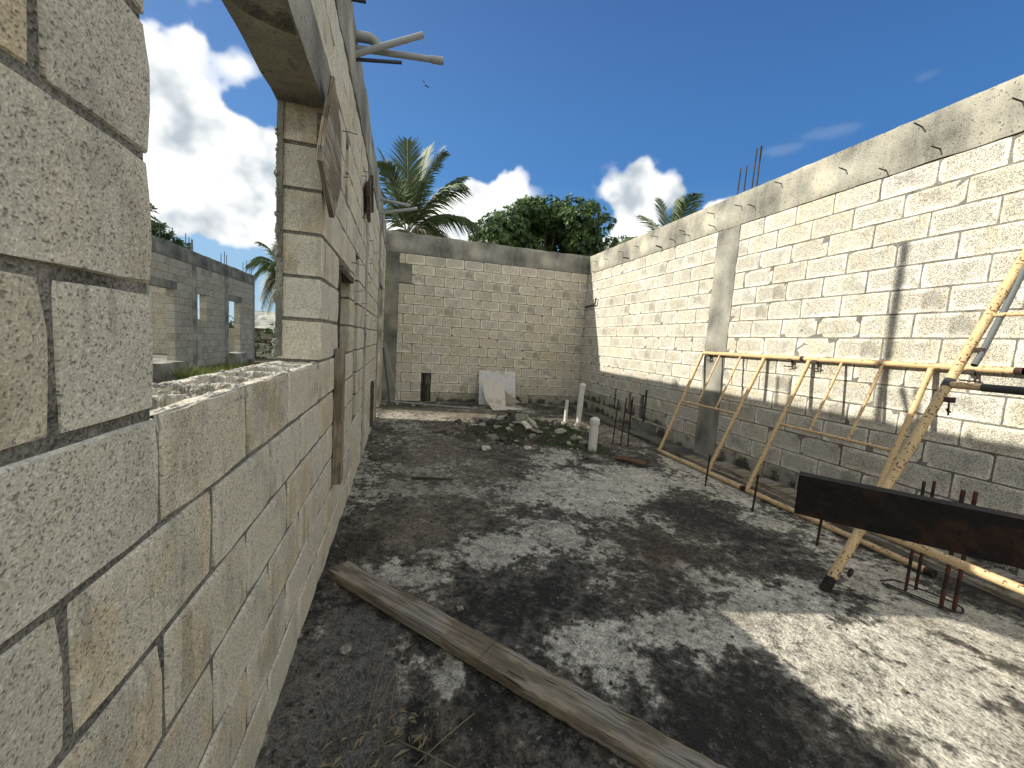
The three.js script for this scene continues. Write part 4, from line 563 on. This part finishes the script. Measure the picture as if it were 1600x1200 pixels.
// boards on the left wall
single('batten', boxAt(xL + 0.004, xL + 0.052, 0.43, 1.27, -2.72, -2.62, 0.08, 0.003, 9, 2, true), M.wood, 'upright grey batten fixed on the left wall below the meter recess', 'batten', [xL + 0.03, 0.43, -2.67]);
single('batten', boxAt(xL + 0.004, xL + 0.04, 0.12, 0.74, -5.75, -5.66, 0.08, 0.003, 9, 3, true), M.woodDark, 'short brown batten low on the left wall before the doorway', 'batten', [xL + 0.02, 0.12, -5.7]);
{
  const o = thing('nailed_board', 'tilted square of grey plywood nailed high on the left wall beside the window', 'board', [xL, 2.2, -2.13]);
  const sh = new THREE.Shape([[2.1, 2.5], [1.875, 2.11], [1.862, 2.05], [2.16, 1.91], [2.36, 2.12], [2.33, 2.36]].map((p) => new THREE.Vector2(...p))), g = new THREE.ExtrudeGeometry(sh, { depth: 0.02, bevelEnabled: true, bevelSize: 0.002, bevelThickness: 0.002, bevelSegments: 1 }); g.rotateY(Math.PI / 2); g.translate(xL + 0.036, 0, 0); part('panel', g, M.wood, o);
  for (const [y0, y1, z0, z1] of [[2.02, 2.34, -2.2, -2.16], [2.1, 2.3, -2.06, -2.02]]) part('batten', boxAt(xL + 0.003, xL + 0.034, y0, y1, z0, z1), M.woodDark, o);
  const o2 = thing('nailed_board', 'small dark framed board nailed high on the left wall beyond the plywood', 'board', [xL, 2.65, -4.25]);
  const q = boxAt(-0.01, 0.01, -0.15, 0.15, -0.2, 0.2); q.applyMatrix4(new THREE.Matrix4().makeRotationX(0.5)); q.translate(xL + 0.035, 2.65, -4.25); part('panel', q, M.woodDark, o2);
  for (const s of [-1, 1]) { const e = boxAt(-0.014, 0.014, -0.17, 0.17, s * 0.19 - 0.015, s * 0.19 + 0.015); e.applyMatrix4(new THREE.Matrix4().makeRotationX(0.5)); e.translate(xL + 0.046, 2.65, -4.25); part('batten', e, M.woodDark, o2); }
}
// things by the doorway at the far left
single('stick', bar([-0.36, 1.2, -8.62], [-0.04, 0.02, -8.45], 0.009, 8), M.pvcGrey, 'thin stick leaning in the far left corner', 'stick', [-0.04, 0, -8.45]);
for (const [dz, l] of [[0, 'dark pipe leaning by the far doorway, nearer of two'], [-0.16, 'dark pipe leaning by the far doorway, farther of two']]) single('loose_pipe', bar([-0.36, 1.12, -8.05 + dz], [-0.2, 0.02, -7.92 + dz], 0.014, 8), M.blueDark, l, 'pipe', [-0.2, 0, -7.92 + dz], 'pipes leaning by the doorway');
single('long_pole', bar([-0.38, 0.1, -8.15], [1.35, 0.015, -7.95], 0.012, 10), M.pvcGrey, 'long thin grey pole lying on the floor by the far wall', 'pole', [0.4, 0, -8.05]);
{ const o = thing('rubble_heap', 'dark crumbs of rubble swept against the far left doorway', 'rubble heap', [-0.1, 0, -8.3]), r = rng(61); for (let k = 0; k < 40; k++) { const s = 0.02 + 0.05 * r() * r(), g = rock(s, k * 2.2, 1, 0.7); g.translate(-0.3 + r() * 0.8, s * 0.35, -8.6 + r() * 0.55); part('stone', g, r() < 0.2 ? M.stone : M.stoneDark, o); } }
// boards against the far wall
{
  const g = boxAt(-0.41, 0.41, 0, 0.76, -0.007, 0.007, 0.1, 0.003, 4, 2); orient(g, [2.03, 0.0, -8.52], -0.3, 0, -0.012); single('wallboard', g, M.board, 'big square pale grey wallboard leaning on the far wall', 'board', [2.03, 0, -8.52]);
  const cream = mat({ map: SCUFF, color: rgb(0.66, 0.62, 0.54), roughness: 0.85, bumpMap: CON.bump, bumpScale: 0.002 });
  const s1 = new THREE.Shape(); s1.moveTo(-0.24, 0.56); s1.lineTo(0.23, 0.57); s1.lineTo(0.25, 0.0); s1.lineTo(-0.06, 0.0); s1.quadraticCurveTo(-0.2, 0.1, -0.22, 0.32); const q1 = new THREE.ExtrudeGeometry(s1, { depth: 0.008, bevelEnabled: false }); orient(q1, [1.9, 0.0, -8.24], -0.35, 0, 0); single('wallboard', q1, cream, 'cream sheet with a curved lower corner leaning on the grey wallboard', 'board', [1.9, 0, -8.24]);
  const s2 = new THREE.Shape([[1.80, 8.21], [2.2, 8.24], [2.44, 7.9], [2.1, 7.78], [1.76, 7.74]].map((p) => new THREE.Vector2(...p))), q2 = new THREE.ExtrudeGeometry(s2, { depth: 0.008, bevelEnabled: false }); q2.rotateX(-Math.PI / 2); q2.translate(0, 0.018, 0); single('wallboard', q2, cream, 'flat cream offcut of board lying on the floor below the leaning sheets', 'board', [2.0, 0.018, -8]);
  const sh = new THREE.Shape([new THREE.Vector2(2.06, 0.02), new THREE.Vector2(2.12, 0.42), new THREE.Vector2(2.2, 0.30), new THREE.Vector2(2.54, 0.08)]), t = new THREE.ExtrudeGeometry(sh, { depth: 0.01, bevelEnabled: false }); t.translate(0, 0, -8.46); single('wallboard', t, M.boardTan, 'tan torn triangle of board tucked beside the cream sheet', 'board', [2.2, 0, -8.46]);
}
// dead stalks in front
{ const o = thing('dead_weed', 'dry dead weed stalks and leaves on the floor in front of the old plank', 'weeds', [0, 0, -1.4]), r = rng(620);
  for (const pts of [[[-0.02, 0.015, -1.78], [-0.035, 0.03, -1.6], [-0.08, 0.012, -1.34]], [[0.08, 0.015, -1.77], [0.03, 0.04, -1.58], [-0.06, 0.012, -1.36]], [[0.06, 0.012, -1.62], [0.02, 0.03, -1.5], [0.0, 0.01, -1.32]], [[0.3, 0.02, -1.32], [0.2, 0.03, -1.25], [0.08, 0.012, -1.18]], [[0.25, 0.012, -1.12], [0.12, 0.03, -1.2], [0.0, 0.012, -1.3]], [[-0.1, 0.012, -1.15], [-0.04, 0.02, -1.25], [0.05, 0.01, -1.3]]]) part('stalk', tubePath(pts, 0.0022, 24, 5), M.straw, o);
  const ps = []; for (let k = 0; k < 150; k++) { const a = r() * 6.28, x = -0.02 + (r() - 0.5) * 0.34, z = -1.25 + (r() - 0.5) * 0.3, L = 0.02 + r() * 0.05, w = 0.003 + r() * 0.006, y = 0.006 + r() * 0.02; ps.push(x, y, z, x + Math.cos(a) * L * 0.5 - Math.sin(a) * w, y + 0.008, z + Math.sin(a) * L * 0.5 + Math.cos(a) * w, x + Math.cos(a) * L, y + 0.003, z + Math.sin(a) * L); } const g = new THREE.BufferGeometry(); g.setAttribute('position', new THREE.Float32BufferAttribute(ps, 3)); g.computeVertexNormals(); const w = part('leaf_litter', g, M.straw, o); w.userData.kind = 'stuff'; }

// ---------------------------------------------------------------- outside: neighbouring shell of block work
{
  const XN = -6.1, Z0 = -19.6, Z1 = -9.0, o = thing('block_building', 'grey unfinished block building with door and window openings, seen through the window', 'building', [XN, 0, -14.3]);
  const rel = (x, z) => [x - XN, 0, z + 14.3];
  const w1 = blockWall({ parent: o, name: 'front_wall', pos: rel(XN - D / 2, 0), turn: Math.PI / 2, seed: 21, atlas: ATL_B, mats: BM_N, mortar: M.mortar, joint: 0.012, jit: 0.005, proud: 0.006, recess: 0.005, rows: 15, s0: 9.0, s1: 19.6, phaseOdd: 0.2, phaseEven: 0.7, stuffAt: (s) => s < 12.4,
    gaps: [[12.2, 13.33, 0.26, 2.23], [14.67, 15.25, 1.42, 2.31], [17.0, 18.0, 0.32, 2.23]], inserts: [[12.0, 13.5, 2.23, 2.44], [14.35, 14.6, 0, BEAM], [16.62, 16.9, 0, BEAM], [16.8, 18.2, 2.23, 2.44], [19.4, 19.6, 0, BEAM]] });
  local('ring_beam', boxAt(9, 19.6, BEAM + 0.002, H, -D / 2, D / 2 + 0.006, 0.15, 0.012, 4, 71), M.conDark, w1);
  for (const [a, b] of [[14.35, 14.6], [16.62, 16.9], [19.4, 19.6]]) local('column', boxAt(a, b, -0.2, BEAM, -D / 2, D / 2 + 0.008, 0.12, 0.012, 5, a), M.con, w1);
  for (const [a, b] of [[12.0, 13.5], [16.92, 18.2]]) local('lintel', boxAt(a, b, 2.233, 2.435, -D / 2, D / 2 + 0.005, 0.12, 0.008, 5, a), M.conDark, w1);
  for (const [a, b, y] of [[12.1, 13.5, 0.26], [16.95, 18.05, 0.32]]) local('door_sill', boxAt(a, b, -0.2, y + 0.01, -0.06, D / 2 + 0.25, 0.1, 0.01, 5, a), M.con, w1);
  const w2 = blockWall({ parent: o, name: 'end_wall', pos: rel(0, Z0 + D / 2 - 0.2), turn: 0, seed: 22, atlas: ATL_B, mats: BM_N, mortar: M.mortar, joint: 0.012, jit: 0.005, proud: 0.006, recess: 0.005, rows: 15, s0: -11.6, s1: XN - D - 0.004, phaseOdd: 0.1, phaseEven: 0.6, gaps: [[-8.5, -7.55, 1.3, 2.6], [-7.25, -6.5, 1.2, 2.4]], stuffAt: () => true });
  w2.position.x = -XN;
  local('ring_beam', boxAt(-11.6, XN - D - 0.004, BEAM + 0.002, H - 0.01, -D / 2, D / 2, 0.2, 0.012, 4, 73), M.conDark, w2);
  for (const z of [-12.2, -12.9, -13.5, -14.2, -14.4, -14.55, -14.62, -16.6, -16.85, -17.05, -18.6, -18.9, -19.3, -19.5]) { const k = Math.abs(n3(z * 3, 1, 2)); part('starter_bar', bar([XN - 0.1 + k * 0.05, H - 0.1, z], [XN - 0.1 + k * 0.1, H + 0.3 + k * 0.55, z + k * 0.1], 0.011, 6), M.iron, o); }
  part('floor_slab', boxAt(-11.6, XN - D - 0.01, -0.3, -0.02, Z0 + 0.2, Z1), M.conDark, o);
}
// timber post behind the left wall: its shadow falls on the sunlit wall
{ const o = thing('timber_post', 'tall timber post standing outside behind the left wall', 'post', [-0.8, -0.2, -3.64]); part('shaft', boxAt(-0.83, -0.77, -0.2, 5.2, -3.67, -3.61, 0.2, 0.004, 4, 3, true), M.wood, o); }
// rubble and grass outside
{ const o = thing('rubble_heap', 'pale rubble piled outside at the foot of the grey building', 'rubble heap', [-4.9, -0.2, -11.2]), r = rng(71); for (let k = 0; k < 46; k++) { const s = 0.05 + 0.13 * r() * r(), g = rock(s, k * 2.7, 1, 0.7); g.translate(-5.5 + r() * 1.2, -0.2 + s * 0.5 + r() * 0.1, -12.6 + r() * 2.8); part('stone', g, r() < 0.6 ? M.stone : M.stoneDark, o); } }
{ const r = rng(72), ps = []; for (let k = 0; k < 14000; k++) { const near = r() < 0.6, x = near ? -5.6 + r() * 2.2 : -5.75 + r() * 1.2, z = near ? -13.4 + r() * 1.5 + 0.219 * (x + 6.1) : -12.5 - r() * 4.4, h = (0.14 + 0.34 * r() * r()) * (0.5 + Math.max(0, n3(x * 1.6, 2, z * 1.6) + 0.4)), a = r() * 6.28, b = r() * 6.28, w = 0.006 + r() * 0.006; ps.push(x - Math.cos(a) * w, -0.2, z - Math.sin(a) * w, x + Math.cos(a) * w, -0.2, z + Math.sin(a) * w, x + Math.cos(b) * h * 0.5, -0.2 + h, z + Math.sin(b) * h * 0.5); } const g = new THREE.BufferGeometry(); g.setAttribute('position', new THREE.Float32BufferAttribute(ps, 3)); g.computeVertexNormals(); const m = shade(new THREE.Mesh(g, M.grass)); m.name = 'grass'; scene.add(stuff(m, 'sunlit yellow green grass growing outside along the grey building', 'grass')); }

// ---------------------------------------------------------------- trees
function frond(B, Cc, T, leaf, n, seed, m, parent, sag = 0.5) {
  const c = new THREE.QuadraticBezierCurve3(V(...B), V(...Cc), V(...T)), r = rng(seed), ps = [], L = c.getLength();
  for (let i = 0; i < n; i++) for (const sd of [-1, 1]) {
    const t = 0.1 + 0.9 * (i + r() * 0.6) / n, p = c.getPoint(t), tg = c.getTangent(t), side = tg.clone().cross(UP).normalize().multiplyScalar(sd);
    const ll = leaf * (0.35 + 0.65 * Math.sin(Math.PI * Math.min(1, 0.12 + t * 0.86))) * (0.8 + 0.4 * r()) * (t > 0.9 ? 0.6 : 1), dir = side.multiplyScalar(0.75).addScaledVector(tg, 0.55 + 0.5 * t).addScaledVector(UP, 0.12 - sag * 0.35 + (r() - 0.5) * 0.3).normalize();
    const m1 = p.clone().addScaledVector(dir, ll * 0.5).addScaledVector(UP, -ll * sag * 0.12), e = p.clone().addScaledVector(dir, ll).addScaledVector(UP, -ll * sag * (0.5 + 0.3 * r())), w = tg.clone().multiplyScalar(0.022 * (L / 3.4) + 0.004), w2 = UP.clone().multiplyScalar(0.006);
    const a0 = p.clone().add(w), a1 = p.clone().sub(w), b0 = m1.clone().addScaledVector(w, 0.9).add(w2), b1 = m1.clone().addScaledVector(w, -0.9).sub(w2);
    for (const q of [a0, a1, b1, a0, b1, b0, b0, b1, e]) ps.push(q.x, q.y, q.z);
  }
  const g = new THREE.BufferGeometry(); g.setAttribute('position', new THREE.Float32BufferAttribute(ps, 3)); g.computeVertexNormals();
  const f = part('frond', g, m, parent); const rg = new THREE.TubeGeometry(c, 14, 0.022 * (L / 3.4), 5); const k = part('rachis', rg, M.rachis, parent); parent.remove(k); f.add(k); return f;
}
function palmTree(label, base, top, tips, leaf, n, seed, group) {
  const o = thing('palm_tree', label, 'palm tree', base, 'palm trees'), r = rng(seed);
  const tr = tubePath([base, [base[0] + 0.1, (base[1] + top[1]) / 2, base[2] + 0.1], top], 0.15, 20, 10); part('trunk', tr, M.bark, o);
  tips.forEach(([x, y, z, arch, old, sg], i) => { const mx = mix(top[0], x, 0.5), my = mix(top[1], y, 0.5) + arch, mz = mix(top[2], z, 0.5); frond([top[0] + (r() - 0.5) * 0.12, top[1], top[2] + (r() - 0.5) * 0.12], [mx, my, mz], [x, y, z], leaf, n, seed + i, old ? M.palmOld : M.palm, o, sg ?? 0.55); });
  return o;
}
palmTree('tall coconut palm rising behind the far wall at its left end', [-0.1, -0.2, -15], [0.02, 4.85, -15], [[-0.1, 7.75, -14.6, 0.2, 0, 0.2], [0.58, 7.9, -15.3, 0.5, 0, 0.25], [1.1, 7.65, -14.7, 0.9, 0, 0.4], [1.85, 7.1, -15.2, 0.75, 0, 0.5], [1.75, 6.5, -14.2, 0.8, 0, 0.6], [2.5, 5.45, -15.0, 1.0, 0, 0.75], [1.7, 5.9, -16, 0.7, 0, 0.6], [-0.9, 7.4, -15.2, 0.5, 0, 0.35], [-0.75, 6.8, -14.3, 0.6, 0, 0.45], [-1.6, 6.4, -15, 0.8, 0, 0.6], [-1.5, 5.2, -14.5, 0.9, 0, 0.7], [1.0, 4.6, -14.4, 0.6, 1, 0.8], [-0.6, 4.5, -14.4, 0.5, 1, 0.8], [0.3, 7.3, -16.4, 0.6, 0, 0.4], [1.5, 4.75, -15.6, 0.9, 0, 0.8]], 1.0, 76, 1100);
palmTree('low palm crown just showing over the sunlit wall top', [9.2, -0.2, -13.2], [9.2, 5.0, -13.2], [[9.0, 6.75, -15.0, 0.5, 0, 0.4], [9.0, 7.0, -13.8, 0.3, 0, 0.3], [9.4, 6.9, -13.2, 0.3, 0, 0.3], [9.0, 6.6, -11.9, 0.5, 0, 0.5], [10.4, 6.4, -12.2, 0.6, 0, 0.5], [8.2, 5.6, -15, 0.7, 0, 0.6], [9.2, 5.7, -11.2, 0.8, 0, 0.6], [10.6, 6.2, -14.6, 0.6, 0, 0.5]], 0.7, 56, 1200);
{ const r = rng(1333), tips = [[-7.2, 5.6, -24, 0.7, 0, 0.6], [-7.5, 4.7, -24, 0.9, 0, 0.7], [-7.45, 3.8, -23.6, 1.0, 0, 0.85], [-7.2, 2.8, -24, 1.0, 1, 0.9], [-6.9, 2.0, -24, 0.9, 0, 0.9], [-6.2, 6.0, -24.2, 0.4, 0, 0.5], [-5.2, 5.6, -24, 0.6, 0, 0.6], [-4.8, 4.4, -24, 0.9, 0, 0.7]]; for (let k = 0; k < 16; k++) { const a = r() * 6.283, q = 1.1 + r() * 0.6; tips.push([-6.2 + Math.cos(a) * q, 2.0 + r() * 3.2, -24 + Math.sin(a) * q, 0.9, r() < 0.2 ? 1 : 0, 0.85]); }
  palmTree('palm with hanging fronds beyond the grey building corner', [-6.0, -0.2, -24], [-6.15, 4.1, -24], tips, 0.8, 54, 1300); }
function crownGeo(lobes, n, size, seed) {
  const r = rng(seed), ps = [], tot = lobes.reduce((s, l) => s + l[3] * l[3], 0);
  for (const [cx, cy, cz, R] of lobes) { const cnt = Math.round(n * R * R / tot / 7); for (let k = 0; k < cnt; k++) {
    const u = r() * 2 - 1, a = r() * 6.283, q = Math.sqrt(1 - u * u), nx = q * Math.cos(a), ny = u, nz = q * Math.sin(a), gap = n3(nx * 2.2 + cx * 3, ny * 2.2 + cy, nz * 2.2); if (gap < -0.28 && r() < 0.85) continue;
    const sh = 0.8 + 0.2 * r() + 0.3 * gap, p = V(cx + nx * R * sh, cy + ny * R * sh * 0.86, cz + nz * R * sh), out = V(nx, ny * 0.8 + 0.15, nz).normalize(), t1 = out.clone().cross(V(0.3, 1, 0.2)).normalize(), t2 = out.clone().cross(t1);
    for (let j = 0; j < 7; j++) { const w0 = j * 0.9 + r(), sp = 0.6 + r() * 0.7, d = out.clone().multiplyScalar(0.75).addScaledVector(t1, Math.cos(w0) * sp).addScaledVector(t2, Math.sin(w0) * sp); d.y -= 0.28; d.normalize(); const s = d.clone().cross(out).normalize(), L = size * (0.7 + r() * 0.6), w = L * 0.19, m1 = p.clone().addScaledVector(d, L * 0.5), e = p.clone().addScaledVector(d, L); e.y -= L * 0.2;
      const a0 = m1.clone().addScaledVector(s, w), b0 = m1.clone().addScaledVector(s, -w); for (const v of [p, a0, e, p, e, b0]) ps.push(v.x, v.y, v.z); }
  } }
  const g = new THREE.BufferGeometry(); g.setAttribute('position', new THREE.Float32BufferAttribute(ps, 3)); g.computeVertexNormals(); return g;
}
function broadTree(name, label, base, h, lobes, n, size, seed, mats) {
  const o = thing(name, label, 'tree', base), r = rng(seed), top = [base[0], base[1] + h, base[2]];
  part('trunk', bar(base, top, 0.3, 12, 0.18), M.bark, o);
  part('branch', lobes.filter((l, i) => i % 2 === 0).map((l) => tubePath([top, [mix(top[0], l[0], 0.5), mix(top[1], l[1], 0.4), mix(top[2], l[2], 0.5)], [l[0], l[1], l[2]]], 0.05, 8, 5)), M.bark, o);
  mats.forEach((m, k) => part('crown', crownGeo(lobes, n / mats.length, size, seed + k * 7), m, o));
}
{ const r = rng(1400), lobes = [], sil = [[2.9, 5.7], [3.5, 6.7], [4.3, 7.35], [5.4, 8.0], [6.5, 8.35], [7.8, 8.25], [9.0, 7.8], [10.1, 7.2], [10.8, 6.4]];
  const ys = (x) => { let i = 0; while (i < sil.length - 2 && x > sil[i + 1][0]) i++; return mix(sil[i][1], sil[i + 1][1], clamp((x - sil[i][0]) / (sil[i + 1][0] - sil[i][0]))); };
  for (let k = 0; k < 92; k++) { const R = 0.42 + r() * r() * 0.75, t = r(), x = 2.9 + R * 0.8 + t * (7.9 - R * 1.6), z = -20.6 + (r() - 0.35) * 3.2, top = ys(x) - R * 0.9 + (z + 20) * 0.12; lobes.push([x, r() < 0.5 ? top + (r() - 0.6) * 0.25 : mix(4.3, top, Math.sqrt(r())), z, R]); }
  broadTree('mango_tree', 'broad dark green leafy tree rounding up behind the far wall', [6.8, -0.2, -20.5], 4, lobes, 60000, 0.2, 1410, [M.leaf, M.leaf, M.leafDark, M.leafLight]); }
{ const r = rng(1500), lobes = []; for (let k = 0; k < 9; k++) lobes.push([-10.4 + r() * 1.2, 3.9 + r() * 1.5, -20.6 + r() * 1.5, 0.4 + r() * 0.3]); broadTree('leafy_tree', 'dark leafy tree top poking above the grey building', [-10.3, -0.2, -20.6], 3.6, lobes, 2600, 0.24, 1510, [M.leafDark, M.leaf]); }
{ const r = rng(1600), lobes = []; for (let k = 0; k < 16; k++) lobes.push([-9.2 + r() * 4.2, 0.2 + r() * 1.0, -23 + r() * 1.2, 0.45 + r() * 0.35]); broadTree('hedge', 'dark hedge beyond the grey building corner under the palm', [-7.2, -0.2, -22.5], 0.8, lobes, 5000, 0.16, 1610, [M.leafDark, M.leaf]); }
{ const r = rng(1650), lobes = []; for (let k = 0; k < 40; k++) lobes.push([-34 + r() * 34, 0.1 + r() * 0.6, -50 + r() * 5, 0.8 + r() * 0.5]); broadTree('tree_belt', 'distant low belt of bushes along the horizon beyond the grey building', [-16, -0.2, -46], 0.4, lobes, 12000, 0.5, 1660, [M.leafDark, M.leaf]); }
{ const o = thing('bungalow', 'small pale roofed house beyond the grey building corner', 'house', [-7.6, -0.2, -29]); part('wall', boxAt(-9.4, -5.0, -0.2, 1.35, -31, -28.4), M.conPale, o); const sh = new THREE.Shape([new THREE.Vector2(-31.5, 1.35), new THREE.Vector2(-27.7, 1.25), new THREE.Vector2(-29.6, 2.35)]), g = new THREE.ExtrudeGeometry(sh, { depth: 5.4, bevelEnabled: false }); g.rotateY(-Math.PI / 2); g.scale(1, 1, 1); g.translate(-4.5, 0, 0); part('roof', g, M.roof, o); }

{ const sh = new THREE.Shape(); sh.moveTo(0, -0.12); sh.quadraticCurveTo(0.12, 0.02, 0.42, -0.02); sh.quadraticCurveTo(0.2, 0.12, 0.03, 0.1); sh.lineTo(0, 0.2); sh.lineTo(-0.03, 0.1); sh.quadraticCurveTo(-0.2, 0.12, -0.42, 0.06); sh.quadraticCurveTo(-0.12, 0.02, 0, -0.12); const g = new THREE.ExtrudeGeometry(sh, { depth: 0.04, bevelEnabled: true, bevelSize: 0.015, bevelThickness: 0.03, bevelSegments: 2 }); const p = g.attributes.position; for (let i = 0; i < p.count; i++) p.setZ(i, p.getZ(i) + Math.abs(p.getX(i)) * 0.35); g.computeVertexNormals(); g.rotateX(-1.1); g.rotateZ(-0.7); g.translate(1.24, 27.7, -47); single('bird', g, M.dark, 'tiny dark bird flying high in the blue sky', 'bird', [1.24, 27.7, -47]); }

renderer.render(scene, camera);
